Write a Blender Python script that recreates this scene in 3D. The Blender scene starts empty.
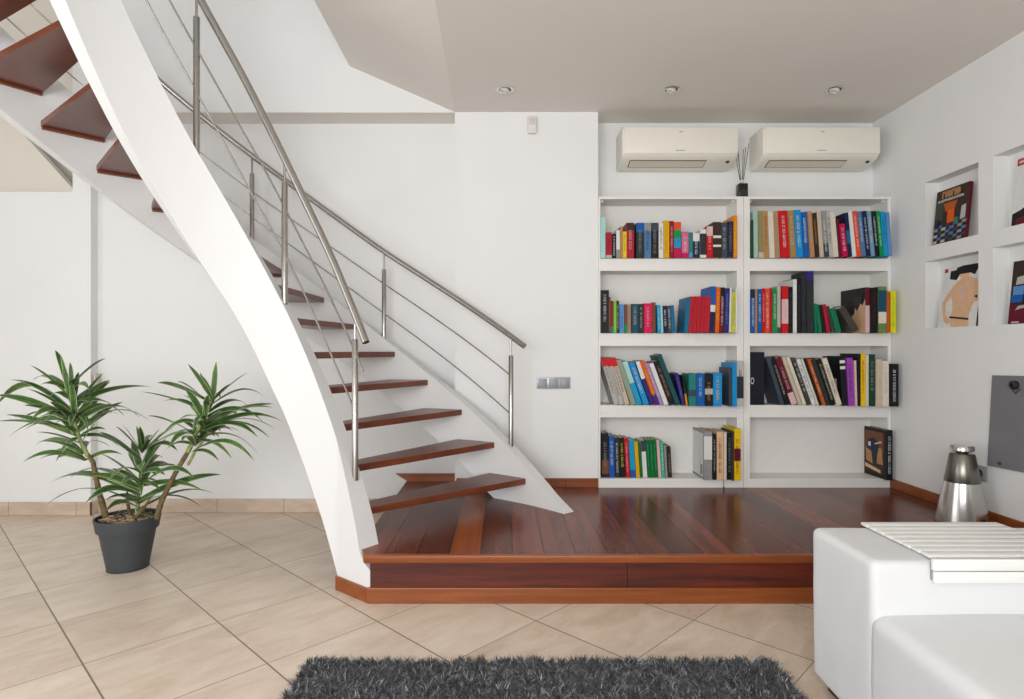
import bpy, bmesh, math, random
import numpy as np
from mathutils import Vector, Matrix, noise

random.seed(7)
SC = bpy.context.scene
COL = SC.collection
PI = math.pi
F = 597.4          # focal length in pixels of the 1024 px wide frame
EYE = 1.10

# ------------------------------------------------------------------ camera
cam_d = bpy.data.cameras.new('camera')
cam = bpy.data.objects.new('camera', cam_d)
COL.objects.link(cam)
cam.location = (0, 0, EYE)
cam.rotation_euler = (PI / 2, 0, 0)
cam_d.sensor_width = 36
cam_d.lens = 36 * F / 1024
cam_d.shift_x = 9 / 1024
cam_d.clip_start = 0.05
SC.camera = cam

# ------------------------------------------------------------------ world, lights, exposure
w = bpy.data.worlds.new('world'); SC.world = w
w.use_nodes = True
bg = w.node_tree.nodes['Background']
bg.inputs[0].default_value = (0.92, 0.95, 1.0, 1)
bg.inputs[1].default_value = 0.35
SC.view_settings.view_transform = 'Standard'
SC.view_settings.look = 'None'
SC.view_settings.gamma = 1
SC.view_settings.use_curve_mapping = False
SC.view_settings.exposure = 0.11


def area(name, loc, rot, sx, sy, power, col):
    d = bpy.data.lights.new(name, 'AREA')
    d.shape = 'RECTANGLE'; d.size = sx; d.size_y = sy
    d.energy = power; d.color = col
    o = bpy.data.objects.new(name, d)
    o.location = loc; o.rotation_euler = rot
    COL.objects.link(o)
    return o


# daylight from the rear and left windows; a fill lamp added over the stairwell
area('daylight_rear_window', (-.95, -1.78, 1.45), (PI / 2, 0, 0), 3.1, 1.8, 140, (0.985, 0.99, 1.0))
area('daylight_left_window', (-3.98, 0.75, 1.45), (0, -PI / 2, 0), 2.0, 2.4, 42, (0.97, 0.985, 1.0))
area('stairwell_fill_light', (-2.1, 1.9, 4.72), (0, 0, 0), 2.4, 2.6, 5, (1.0, 0.95, 0.88))

# ------------------------------------------------------------------ mesh helpers


class MB:
    def __init__(s):
        s.v = []; s.f = []; s.m = []; s.uv = {}

    def add(s, vs, fs, m=0, M=None):
        o = len(s.v)
        s.v += [tuple(M @ Vector(p)) if M else tuple(p) for p in vs]
        for f in fs:
            s.f.append(tuple(i + o for i in f)); s.m.append(m)

    def box(s, a, b, m=0, M=None):
        x0, y0, z0 = a; x1, y1, z1 = b
        s.add([(x0, y0, z0), (x1, y0, z0), (x1, y1, z0), (x0, y1, z0), (x0, y0, z1), (x1, y0, z1), (x1, y1, z1), (x0, y1, z1)],
              [(0, 3, 2, 1), (4, 5, 6, 7), (0, 1, 5, 4), (1, 2, 6, 5), (2, 3, 7, 6), (3, 0, 4, 7)], m, M)

    def prism(s, pts, h0, h1, m=0, M=None):
        """pts in xy counter-clockwise, extruded in z"""
        n = len(pts)
        s.add([(x, y, h0) for x, y in pts] + [(x, y, h1) for x, y in pts],
              [tuple(reversed(range(n))), tuple(range(n, 2 * n))] + [(i, (i + 1) % n, n + (i + 1) % n, n + i) for i in range(n)], m, M)

    def lathe(s, prof, n=32, m=0, M=None, cap=True):
        vs = []; fs = []
        for r, z in prof:
            for i in range(n):
                a = 2 * PI * i / n
                vs.append((r * math.cos(a), r * math.sin(a), z))
        for j in range(len(prof) - 1):
            for i in range(n):
                k = (i + 1) % n
                fs.append((j * n + i, j * n + k, (j + 1) * n + k, (j + 1) * n + i))
        if cap:
            fs.append(tuple(reversed(range(n))))
            fs.append(tuple(range((len(prof) - 1) * n, len(prof) * n)))
        s.add(vs, fs, m, M)

    def tube(s, pts, rad, n=10, m=0):
        pts = [Vector(p) for p in pts]
        N = len(pts)
        rads = rad if isinstance(rad, (list, tuple)) else [rad] * N
        vs = []; fs = []
        up = None
        for i, p in enumerate(pts):
            t = (pts[min(i + 1, N - 1)] - pts[max(i - 1, 0)]).normalized()
            if up is None:
                up = Vector((0, 0, 1)) if abs(t.z) < .9 else Vector((1, 0, 0))
            a = t.cross(up).normalized(); b = a.cross(t).normalized(); up = b
            for k in range(n):
                th = 2 * PI * k / n
                vs.append(p + (a * math.cos(th) + b * math.sin(th)) * rads[i])
        for i in range(N - 1):
            for k in range(n):
                q = (k + 1) % n
                fs.append((i * n + k, (i + 1) * n + k, (i + 1) * n + q, i * n + q))
        fs.append(tuple(range(n)))
        fs.append(tuple(reversed(range((N - 1) * n, N * n))))
        s.add(vs, fs, m)

    def build(s, name, mats, parent=None, smooth=False, bevel=0, seg=2, angle=40):
        me = bpy.data.meshes.new(name)
        me.from_pydata([tuple(p) for p in s.v], [], s.f)
        if not isinstance(mats, (list, tuple)):
            mats = [mats]
        for mt in mats:
            me.materials.append(mt)
        me.polygons.foreach_set('material_index', s.m)
        bm = bmesh.new(); bm.from_mesh(me)
        bmesh.ops.recalc_face_normals(bm, faces=bm.faces)
        if bevel:
            es = [e for e in bm.edges if len(e.link_faces) == 2 and e.calc_face_angle(0) > math.radians(angle)]
            bmesh.ops.bevel(bm, geom=es, offset=bevel, segments=seg, profile=0.5, affect='EDGES', clamp_overlap=True)
        if smooth:
            for fc in bm.faces:
                fc.smooth = True
            for e in bm.edges:
                if len(e.link_faces) == 2 and e.calc_face_angle(0) > math.radians(angle if not bevel else 60):
                    e.smooth = False
        bm.to_mesh(me); bm.free()
        o = bpy.data.objects.new(name, me)
        COL.objects.link(o)
        if parent:
            o.parent = parent
        return o


def empty(name, loc=(0, 0, 0), rot=(0, 0, 0), parent=None):
    o = bpy.data.objects.new(name, None)
    o.empty_display_size = .05
    o.location = loc; o.rotation_euler = rot
    COL.objects.link(o)
    if parent:
        o.parent = parent
    return o


def tag(o, label=None, cat=None, group=None, kind=None):
    if label: o['label'] = label
    if cat: o['category'] = cat
    if group: o['group'] = group
    if kind: o['kind'] = kind
    return o


def struct(mb, name, mt, **k):
    o = mb.build(name, mt, **k)
    o['kind'] = 'structure'
    return o


# ------------------------------------------------------------------ materials


def srgb(r, g, b):
    f = lambda c: (c / 255 / 12.92) if c / 255 <= .04045 else ((c / 255 + .055) / 1.055) ** 2.4
    return (f(r), f(g), f(b), 1)


class NT:
    def __init__(s, mt):
        mt.use_nodes = True
        s.t = mt.node_tree; s.n = s.t.nodes; s.b = s.n['Principled BSDF']

    def new(s, typ, **kw):
        nd = s.n.new(typ)
        for k, v in kw.items():
            setattr(nd, k, v)
        return nd

    def link(s, a, b): s.t.links.new(a, b)

    def math(s, op, a, b=None, c=None):
        nd = s.new('ShaderNodeMath', operation=op)
        for i, x in enumerate((a, b, c)):
            if x is None: continue
            if isinstance(x, (int, float)): nd.inputs[i].default_value = x
            else: s.link(x, nd.inputs[i])
        return nd.outputs[0]

    def ramp(s, fac, stops):
        nd = s.new('ShaderNodeValToRGB')
        el = nd.color_ramp.elements
        while len(el) < len(stops): el.new(.5)
        for e, (p, c) in zip(el, stops):
            e.position = p; e.color = c
        s.link(fac, nd.inputs[0])
        return nd.outputs[0]

    def mix(s, fac, a, b):
        nd = s.new('ShaderNodeMix', data_type='RGBA')
        for i, x in ((0, fac), (6, a), (7, b)):
            if isinstance(x, (int, float)): nd.inputs[i].default_value = x
            elif isinstance(x, tuple): nd.inputs[i].default_value = x
            else: s.link(x, nd.inputs[i])
        return nd.outputs[2]

    def noise(s, vec, scale, detail=3, rough=.5, dist=0):
        nd = s.new('ShaderNodeTexNoise')
        nd.inputs['Scale'].default_value = scale; nd.inputs['Detail'].default_value = detail
        nd.inputs['Roughness'].default_value = rough; nd.inputs['Distortion'].default_value = dist
        if vec is not None: s.link(vec, nd.inputs['Vector'])
        return nd.outputs[0]

    def coords(s, scale=(1, 1, 1), rot=(0, 0, 0)):
        tc = s.new('ShaderNodeTexCoord'); mp = s.new('ShaderNodeMapping')
        mp.inputs['Scale'].default_value = scale; mp.inputs['Rotation'].default_value = rot
        s.link(tc.outputs['Object'], mp.inputs['Vector'])
        return mp.outputs[0]

    def bump(s, h, strength, dist=.01):
        nd = s.new('ShaderNodeBump')
        nd.inputs['Strength'].default_value = strength; nd.inputs['Distance'].default_value = dist
        s.link(h, nd.inputs['Height']); s.link(nd.outputs[0], s.b.inputs['Normal'])


MATS = {}


def mat(name, col, rough=.5, metal=0, var=0.04, nscale=20, bump=0, bscale=200, coat=0, spec=None):
    if name in MATS: return MATS[name]
    mt = bpy.data.materials.new(name); t = NT(mt)
    if len(col) == 3: col = srgb(*col)
    vec = t.coords()
    n = t.noise(vec, nscale, 3)
    dk = tuple(c * (1 - var) for c in col[:3]) + (1,)
    lt = tuple(min(1, c * (1 + var)) for c in col[:3]) + (1,)
    t.link(t.ramp(n, [(.3, dk), (.7, lt)]), t.b.inputs['Base Color'])
    t.b.inputs['Roughness'].default_value = rough
    t.b.inputs['Metallic'].default_value = metal
    if coat: t.b.inputs['Coat Weight'].default_value = coat; t.b.inputs['Coat Roughness'].default_value = .12
    if spec is not None: t.b.inputs['Specular IOR Level'].default_value = spec
    if bump: t.bump(t.noise(vec, bscale, 4), bump, .002)
    MATS[name] = mt
    return mt


def wood(name, dark, light, rough=.3, axis='x', scale=1.0, board=None, coat=.3, seams=None):
    """grained wood; axis = direction of the grain; board = (origin, width) splits planks across the grain"""
    mt = bpy.data.materials.new(name); t = NT(mt)
    tc = t.new('ShaderNodeTexCoord'); sep = t.new('ShaderNodeSeparateXYZ'); t.link(tc.outputs['Object'], sep.inputs[0])
    st = {'x': (1.2, 22, 22), 'y': (22, 1.2, 22), 'r': (9, 9, 22)}[axis]
    if board: st = (16, .5, 16)
    vec = t.coords(tuple(c * scale for c in st))
    g1 = t.noise(vec, 1.0, 3 if board else 5, .5, .15 if board else .8)
    vec2 = t.coords(tuple(c * scale * 5 for c in st))
    g2 = t.noise(vec2, 1.0, 3, .6)
    g = t.math('ADD', t.math('MULTIPLY', g1, .9 if board else .7), t.math('MULTIPLY', g2, .1 if board else .3))
    mid = tuple((a + b) / 2 for a, b in zip(dark, light))
    col = t.ramp(g, [(.32, dark), (.5, mid), (.68, light)])
    if board:
        org, wd, ax = board
        q = t.math('DIVIDE', t.math('SUBTRACT', sep.outputs[ax], org), wd)
        idx = t.math('FLOOR', q)
        fr = t.math('FRACT', q)
        wn = t.new('ShaderNodeTexWhiteNoise', noise_dimensions='1D'); t.link(t.math('ADD', idx, 31.37), wn.inputs['W'])
        tone = t.ramp(wn.outputs[0], [(0, (.62, .55, .56, 1)), (.25, (.8, .77, .8, 1)), (.6, (1.05, 1.0, 1.0, 1)), (.8, (1.3, 1.2, 1.1, 1)), (1, (.9, .95, 1.0, 1))])
        mm = t.new('ShaderNodeMix', data_type='RGBA', blend_type='MULTIPLY'); mm.inputs[0].default_value = 1
        t.link(col, mm.inputs[6]); t.link(tone, mm.inputs[7])
        # the one paler orange plank
        org_p = t.math('COMPARE', idx, -2.0, .25)
        col = t.mix(t.math('MULTIPLY', org_p, .85), mm.outputs[2], t.ramp(g, [(.3, srgb(120, 58, 22)), (.7, srgb(158, 82, 34))]))
        e = t.math('MINIMUM', fr, t.math('SUBTRACT', 1.0, fr))
        line = t.math('LESS_THAN', e, .02)
        col = t.mix(t.math('MULTIPLY', line, .92), col, (.008, .004, .003, 1))
    t.link(col, t.b.inputs['Base Color'])
    t.link(t.math('ADD', t.math('MULTIPLY', g2, .0 if board else .12), rough - .06), t.b.inputs['Roughness'])
    t.b.inputs['Coat Weight'].default_value = coat; t.b.inputs['Coat Roughness'].default_value = .18
    if board: t.b.inputs['Specular IOR Level'].default_value = .26
    else: t.bump(g2, .06, .001)
    return mt


M_wall = mat('white_wall_paint', (.82, .825, .82, 1), .75, var=.012, nscale=3, bump=.05, bscale=120)
M_ceil = mat('ceiling_paint', (.80, .765, .715, 1), .85, var=.015, nscale=2)
M_white = mat('white_lacquer', (.83, .83, .81, 1), .45, var=.01)
M_beige = mat('beige_wall_paint', (.76, .71, .63, 1), .8, var=.01, nscale=3)
M_shelf = mat('white_shelf_board', (.82, .81, .78, 1), .45, var=.015)
M_stair = mat('white_stringer_paint', (.73, .73, .73, 1), .6, var=.01, nscale=4)
M_steel = mat('brushed_steel', (.40, .375, .35, 1), .24, 1, var=.02, nscale=6)
M_dark = mat('black_plastic', (.015, .015, .016, 1), .4)
M_tread = wood('tread_wood', srgb(88, 46, 32), srgb(116, 62, 44), .34, 'r', .35, coat=.1)
M_edge = wood('tread_edge_wood', srgb(92, 42, 20), srgb(128, 62, 32), .38, 'r', .5, coat=.1)
M_deck = wood('platform_planks', srgb(90, 42, 28), srgb(124, 64, 44), .30, 'y', 1, board=(.0415, .1385, 0), coat=0)
M_lip = wood('orange_wood_nosing', srgb(114, 56, 20), srgb(154, 82, 36), .36, 'x', 1, coat=.08)
M_riser = wood('dark_red_plank', srgb(34, 8, 5), srgb(112, 40, 18), .45, 'x', .8, coat=0)

# floor tiles laid diagonally
M_tile = bpy.data.materials.new('beige_floor_tile'); t = NT(M_tile)
tc = t.new('ShaderNodeTexCoord'); sep = t.new('ShaderNodeSeparateXYZ'); t.link(tc.outputs['Object'], sep.inputs[0])
ca, sa = math.cos(math.radians(45.5)), math.sin(math.radians(45.5))
X_, Y_ = sep.outputs[0], sep.outputs[1]
u = t.math('ADD', t.math('MULTIPLY', X_, ca), t.math('MULTIPLY', Y_, sa))
v = t.math('SUBTRACT', t.math('MULTIPLY', Y_, ca), t.math('MULTIPLY', X_, sa))
uq = t.math('DIVIDE', t.math('SUBTRACT', u, .460), .4537)
vq = t.math('DIVIDE', t.math('SUBTRACT', v, 1.148), .454)
fu, fv = t.math('FRACT', uq), t.math('FRACT', vq)
eu = t.math('MINIMUM', fu, t.math('SUBTRACT', 1.0, fu)); ev = t.math('MINIMUM', fv, t.math('SUBTRACT', 1.0, fv))
gl = t.math('LESS_THAN', eu, .0062); gl2 = t.math('LESS_THAN', ev, .0045)
cmb = t.new('ShaderNodeCombineXYZ'); t.link(t.math('FLOOR', uq), cmb.inputs[0]); t.link(t.math('FLOOR', vq), cmb.inputs[1])
wn = t.new('ShaderNodeTexWhiteNoise', noise_dimensions='3D'); t.link(cmb.outputs[0], wn.inputs['Vector'])
cv = t.new('ShaderNodeCombineXYZ'); t.link(t.math('MULTIPLY', u, 3.0), cv.inputs[0]); t.link(t.math('MULTIPLY', v, 8.0), cv.inputs[1])
t.link(t.math('MULTIPLY', wn.outputs[0], 40), cv.inputs[2])
n1 = t.noise(cv.outputs[0], 1.3, 6, .62, .6)
n2 = t.noise(t.coords(), 60, 4, .7)
nn = t.math('ADD', t.math('ADD', t.math('MULTIPLY', n1, .72), t.math('MULTIPLY', n2, .18)), t.math('MULTIPLY', wn.outputs[0], .10))
col = t.ramp(nn, [(.3, srgb(198, 178, 157)), (.5, srgb(216, 199, 180)), (.72, srgb(230, 216, 200))])
col = t.mix(gl, col, srgb(128, 108, 92)); col = t.mix(gl2, col, srgb(146, 126, 108))
t.link(col, t.b.inputs['Base Color'])
t.b.inputs['Roughness'].default_value = .42
t.bump(t.math('SUBTRACT', t.math('MULTIPLY', n2, .15), t.math('MAXIMUM', gl, gl2)), .12, .002)

M_tskirt = bpy.data.materials.new('beige_tile_skirting'); t = NT(M_tskirt)
tc = t.new('ShaderNodeTexCoord'); sep = t.new('ShaderNodeSeparateXYZ'); t.link(tc.outputs['Object'], sep.inputs[0])
fx = t.math('FRACT', t.math('DIVIDE', t.math('ADD', sep.outputs[0], .13), .45))
jl = t.math('LESS_THAN', fx, .009)
n1 = t.noise(t.coords((3, 3, 9)), 2, 5, .6, .5)
t.link(t.mix(jl, t.ramp(n1, [(.3, srgb(188, 166, 146)), (.7, srgb(212, 194, 176))]), srgb(140, 120, 104)), t.b.inputs['Base Color'])
t.b.inputs['Roughness'].default_value = .45

# ------------------------------------------------------------------ room shell
H = 2.63        # main ceiling
TOP = 4.6       # stairwell roof
YB = 4.04       # back wall
YP = 3.85       # pier face
XR = 2.50       # right wall
XL = -3.90
YR = -1.70

m = MB(); m.box((XL, YR, -.1), (XR + .2, 4.9, 0)); struct(m, 'floor', M_tile)
m = MB()
# main ceiling: the free edge runs slightly askew on the left, with the gently sloped soffit next to it
m.prism([(-.255, YR), (XR + .2, YR), (XR + .2, 4.2), (-.31, 4.2), (-.31, YP), ], H, H + .3)
struct(m, 'ceiling', M_ceil)
m = MB()
m.add([(-.31, YP, H), (-.255, YR, H), (-.987, YR, 2.925), (-.987, YP, 2.925), (-.31, YP, H + .3), (-.255, YR, H + .3), (-.987, YR, 3.2), (-.987, YP, 3.2)],
      [(0, 1, 2, 3), (4, 7, 6, 5), (0, 4, 5, 1), (1, 5, 6, 2), (2, 6, 7, 3), (3, 7, 4, 0)])
struct(m, 'ceiling_slope', M_ceil)
m = MB()
for a, b in (((XL - .1, YR), (-3.35, 4.9)), ((-.85, YR), (-.5, 4.9)), ((-3.35, YR), (-.85, .55)), ((-3.35, 3.25), (-.85, 4.9))):
    m.box((a[0], a[1], TOP), (b[0], b[1], TOP + .1))
struct(m, 'ceiling_stairwell', M_wall)
m = MB(); m.box((-.987, YR, 3.2), (-.88, YP, TOP)); struct(m, 'wall_upper_right', M_wall)
# back wall: recessed plane under the upper face
m = MB(); m.box((-2.74, YB, 0), (XR + .2, YB + .15, H)); struct(m, 'wall_back', M_wall)
m = MB(); m.box((-2.74, YP, H), (-.31, YB + .15, TOP)); struct(m, 'wall_back_upper', M_wall)
m = MB(); m.box((-2.74, YP + .002, H - .003), (-.312, YB - .001, H + .02)); struct(m, 'trim_1', M_ceil)
m = MB(); m.box((-.31, YP, 0), (.613, YB + .1, H + .001)); struct(m, 'wall_pier', M_wall)
# left part of the back wall, with the open recess above it
m = MB()
m.box((XL - .1, 3.97, 0), (-2.74, YB + .1, 2.147))
m.box((-2.86, 3.97, 2.147), (-2.74, YB + .1, TOP))
struct(m, 'wall_back_left', M_wall)
m = MB(); m.box((XL - .1, 4.3, 2.147), (-2.76, 4.6, TOP)); struct(m, 'wall_recess_back', M_beige)
m = MB(); m.box((XL - .1, 3.98, 2.05), (-2.87, 4.9, 2.14)); struct(m, 'trim_2', M_wall)
m = MB()   # gable with a raking edge standing in the recess
m.prism([(-3.99, 2.141), (-2.895, 2.141), (-3.38, 2.675), (-3.99, 3.36)], -4.16, -4.10, 0, Matrix.Rotation(PI / 2, 4, 'X'))
struct(m, 'wall_recess_gable', M_beige)
# left wall with a window opening, rear wall with a window opening
m = MB()
for a, b in (((YR, 0), (4.9, .25)), ((YR, 2.65), (4.9, TOP)), ((YR, .25), (-.25, 2.65)), ((1.75, .25), (4.9, 2.65))):
    m.box((XL - .2, a[0], a[1]), (XL, b[0], b[1]))
struct(m, 'wall_left', M_wall)
m = MB()
for a, b in (((XL, 0), (XR + .2, .5)), ((XL, 2.4), (XR + .2, TOP)), ((XL, .5), (-2.55, 2.4)), ((.65, .5), (XR + .2, 2.4))):
    m.box((a[0], YR - .2, a[1]), (b[0], YR, b[1]))
struct(m, 'wall_rear', M_wall)


def window_frame(name, M, wd, ht, n):
    m = MB(); s = .05
    for k in range(n + 1):
        x = -wd / 2 + k * wd / n
        m.box((x - s / 2, -.03, -ht / 2), (x + s / 2, .03, ht / 2), 0, M)
    for z in (-ht / 2, ht / 2):
        m.box((-wd / 2, -.03, z - s / 2), (wd / 2, .03, z + s / 2), 0, M)
    o = struct(m, name, M_white)


window_frame('window_1', Matrix.Translation((-.95, YR - .04, 1.45)), 3.2, 1.9, 2)
window_frame('window_2', Matrix.Translation((XL - .04, .75, 1.45)) @ Matrix.Rotation(PI / 2, 4, 'Z'), 2.0, 2.4, 2)
window_frame('added_skylight_frame', Matrix.Translation((-2.1, 1.9, TOP + .05)) @ Matrix.Rotation(PI / 2, 4, 'X'), 2.5, 2.7, 2)  # unseen roof frame, added to go with the stairwell fill lamp

# right wall: a grid of niches 0.08 deep
NY = [(3.142, 3.537), (2.653, 3.048)]
NZ = [(1.225, 1.619), (1.706, 2.086)]
m = MB()
ys = [YR, NY[1][0], NY[1][1], NY[0][0], NY[0][1], 4.2]
zs = [0, NZ[0][0], NZ[0][1], NZ[1][0], NZ[1][1], H]
ND = .08
for i in range(5):
    for j in range(5):
        y0, y1, z0, z1 = ys[i], ys[i + 1], zs[j], zs[j + 1]
        if i in (1, 3) and j in (1, 3):
            m.box((XR + ND, y0, z0), (XR + .25, y1, z1))
        else:
            m.box((XR, y0, z0), (XR + .25, y1, z1))
struct(m, 'wall_right', M_wall)

# skirtings
m = MB(); m.box((-2.74, YB - .012, 0), (-.65, YB, .092)); struct(m, 'baseboard_back', M_tskirt, bevel=.003)
m = MB(); m.box((XL, 3.958, 0), (-2.728, 3.97, .088)); m.box((-2.7405, 3.958, 0), (-2.728, YB, .088)); struct(m, 'baseboard_left', M_tskirt, bevel=.003)
ZP = .212
m = MB(); m.prism([(-.645, ZP), (-.311, ZP), (-.311, ZP + .052), (-.725, ZP + .052)], -YB, -YB + .014, 0, Matrix.Rotation(PI / 2, 4, 'X')); struct(m, 'baseboard_platform_back', M_lip)
m = MB(); m.box((.40, YP - .013, ZP), (.613, YP, ZP + .06)); m.box((-.3, YP - .013, ZP), (.40, YP, ZP + .06)); struct(m, 'baseboard_pier', M_lip, bevel=.003)
m = MB(); m.box((XR - .013, 2.60, ZP), (XR, YP - .0, ZP + .06)); struct(m, 'baseboard_right', M_lip, bevel=.003)
m = MB(); m.box((XR - .013, YR, 0), (XR, 2.58, .08)); struct(m, 'baseboard_right_front', M_tskirt, bevel=.003)

# ------------------------------------------------------------------ raised platform
P = tag(empty('wood_platform', (.9, 3.2, 0)), 'raised dark red plank platform in front of the bookcases', 'platform')
YF = 2.596


def local(par):
    return Matrix.Translation(-Vector(par.location))


def pbuild(mb, name, mt, par, **k):
    """vertices given in world space, object parented to an unrotated Empty"""
    off = Vector(par.location)
    mb.v = [tuple(Vector(p) - off) for p in mb.v]
    return mb.build(name, mt, par, **k)


m = MB(); m.prism([(-.65, 2.82), (-.49, 2.70), (-.47, YF + .001), (XR - .001, YF + .001), (XR - .001, YB - .001), (.614, YB - .001), (.614, YP - .001), (-.311, YP - .001), (-.311, YB - .001), (-.65, YB - .001)], .17, ZP); m.prism([(-.60, YF + .001), (-.47, YF + .001), (-.49, 2.70), (-.65, 2.82), (-.65, 2.70)], .17, ZP); o = m.build('deck', M_deck, P)
o.matrix_parent_inverse = local(P)
m = MB(); m.box((-.603, YF - .022, .1785), (XR - .002, YF + .003, ZP + .0005))
o = m.build('nosing', M_lip, P, bevel=.004, smooth=True); o.matrix_parent_inverse = local(P)
for x0, x1 in ((-.578, .5395), (.5415, XR - .002)):
    m = MB(); m.box((x0, YF, .0), (x1, YF + .02, .178)); o = m.build('riser_board', M_riser, P); o.matrix_parent_inverse = local(P)
m = MB(); m.box((-.590, YF - .013, 0), (XR - .002, YF, .068)); o = m.build('base_trim', M_lip, P, bevel=.003); o.matrix_parent_inverse = local(P)
m = MB(); m.box((-.64, YF + .08, 0), (-.62, YB - .02, .17)); o = m.build('side_board', M_riser, P); o.matrix_parent_inverse = local(P)

# ------------------------------------------------------------------ staircase
CX, CY = -1.0616, 2.0796
ST = tag(empty('curved_staircase', (CX, CY, 0)), 'curved white staircase with open dark wood treads and steel railings', 'staircase')


def cyl(r, deg, z):
    a = math.radians(deg)
    return (r * math.cos(a), r * math.sin(a), z)      # local to ST


def interp(tab, x):
    if x <= tab[0][0]:
        (a, p), (b, q) = tab[0], tab[1]
    elif x >= tab[-1][0]:
        (a, p), (b, q) = tab[-2], tab[-1]
    else:
        for (a, p), (b, q) in zip(tab, tab[1:]):
            if a <= x <= b: break
    return p + (q - p) * (x - a) / (b - a)


IN_BOT = [(62.0, -.04), (66, .077), (69.3, .2), (74.3, .385), (78.2, .495), (83, .675), (92, .92), (103.2, 1.235), (116.4, 1.50), (121.2, 1.605), (134.7, 1.90), (145.8, 2.182), (148.4, 2.26), (157, 2.485), (180, 3.09)]
IN_TOP = [(46.8, .14), (50, .165), (52.7, .205), (54.8, .31), (57.9, .42), (62.2, .562), (71.5, .862), (77.1, 1.015), (81.4, 1.15), (89.4, 1.35), (98.8, 1.58), (108.9, 1.815), (121.2, 2.092), (128.4, 2.275), (141.3, 2.60), (180, 3.60)]
OUT_TOP = [(38.8, .205), (42.65, .275), (46.6, .372), (52, .508), (56.9, .625), (61.7, .738), (66.6, .848), (70.9, .945), (77.4, 1.09), (84, 1.25), (93, 1.47), (101.3, 1.675), (106.7, 1.79), (130, 2.34), (138, 2.54), (160, 3.06)]
OUT_BOT = [(56.2, .205), (57.1, .233), (60.8, .33), (65, .432), (80, .80), (100, 1.26), (127.3, 1.879), (134.3, 2.047), (137, 2.104), (144, 2.265), (147, 2.33), (160, 2.62)]


def stringer(name, r0, r1, a0, a1, top, bot, zmin, n, r0f=None):
    m = MB(); vs = []; fs = []
    for i in range(n + 1):
        a = a0 + (a1 - a0) * i / n
        wn_ = 0 if a < 60 else min(5, (a - 60) * .5)
        zt = sum(interp(top, a + q * wn_) for q in (-1, -.5, 0, .5, 1)) / 5; zb = max(zmin, sum(interp(bot, a + q * min(5, max(0, (a - 66)) * .5)) for q in (-1, -.5, 0, .5, 1)) / 5)
        if zt < zb + .002: zt = zb + .002
        ra = r0f(a) if r0f else r0
        for r in (ra, r1):
            vs += [cyl(r, a, zb), cyl(r, a, zt)]
    for i in range(n):
        b = 4 * i; c = b + 4
        fs += [(b, b + 1, c + 1, c), (b + 2, c + 2, c + 3, b + 3), (b + 1, b + 3, c + 3, c + 1), (b, c, c + 2, b + 2)]
    fs += [(0, 2, 3, 1), (4 * n, 4 * n + 1, 4 * n + 3, 4 * n + 2)]
    m.add(vs, fs)
    return m.build(name, M_stair, ST, smooth=True, angle=35)


# the foot of the inner stringer is cut straight (flat facet) where it meets the floor
def in_r(a):
    if a > 66: return .73
    # chord from (47 deg, .706) to (66 deg, .735)
    p0 = Vector((.706 * math.cos(math.radians(46.8)), .706 * math.sin(math.radians(46.8))))
    p1 = Vector((.730 * math.cos(math.radians(66)), .730 * math.sin(math.radians(66))))
    d = Vector((math.cos(math.radians(a)), math.sin(math.radians(a))))
    e = p1 - p0
    # solve p0 + t e = s d
    det = e.x * (-d.y) + d.x * e.y
    t_ = (-p0.x * (-d.y) - d.x * p0.y) / det
    q = p0 + e * t_
    return q.length


s_in = stringer('inner_stringer', .73, .815, 46.8, 180, IN_TOP, IN_BOT, 0.0, 110, in_r)
s_out = stringer('outer_stringer', 1.80, 1.872, 39.4, 158, OUT_TOP, OUT_BOT, ZP, 100)
# wooden skirting round the foot of the inner stringer
m = MB()
pa = [(in_r(a) - .0, a) for a in (46.8, 56, 66)]
outer = [cyl(in_r(a) - .012, a, 0) for a in (46.6, 56, 65.9)]
inner = [cyl(in_r(a) + .01, a, 0) for a in (65.9, 56, 46.6)]
m.prism([(p[0], p[1]) for p in outer + inner][::-1], 0, .062)
m.build('foot_skirting', M_lip, ST, bevel=.002)


def ang_px(px, r):
    k = (px - 503) / F
    a = 1 + k * k; b = -2 * (k * CX + CY); c = CX * CX + CY * CY - r * r
    Y = (-b + math.sqrt(b * b - 4 * a * c)) / (2 * a)
    return math.degrees(math.atan2(Y - CY, k * Y - CX))


front = {1: 525.8, 2: 494.5, 3: 462, 4: 428, 5: 395, 6: 353.7, 7: 324, 12: 104.4, 13: 42}
skew = {1: 11.5, 2: 11.5, 3: 12, 4: 12, 5: 9, 6: 7, 7: 4.5, 8: 3, 9: 2, 10: 1}
for k in range(1, 16):
    z = .36 + .1786 * (k - 1) + {2: .007, 3: .012, 4: .012, 5: .012, 6: .012, 7: .006}.get(k, 0)
    af = ang_px(front[k], 1.80) if k in front else 48.74 + 7.227 * (k - 1) + .04 * (k - 1) ** 2
    wd = 8.5 if k < 9 else {9: 8, 10: 7.9, 11: 8.6}.get(k, 9.3)
    if k == 14: af += 1.0
    ai = af + skew.get(k, 0)
    wi = 7.0 if k < 6 else (8.5 if k < 11 else 9.5)
    pts = [cyl(.80, ai, 0), cyl(1.80, af, 0), cyl(1.80, af + wd / 2, 0), cyl(1.80, af + wd, 0), cyl(.80, ai + wi, 0)]
    m = MB(); m.prism([(p[0], p[1]) for p in pts], z - .034, z)
    # material 1 on the narrow edges
    for i, f_ in enumerate(m.f):
        if len(f_) == 4: m.m[i] = 1
    m.build('tread', [M_tread, M_edge], ST, bevel=.003, seg=2)
    if k >= 8:
        m = MB()
        q = [cyl(1.775, af + .1, 0), cyl(1.799, af + .1, 0), cyl(1.799, af + wd - .1, 0), cyl(1.775, af + wd - .1, 0)]
        m.prism([(p[0], p[1]) for p in q], z - .047, z - .035)
        m.build('support_strip', M_edge, ST)

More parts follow.
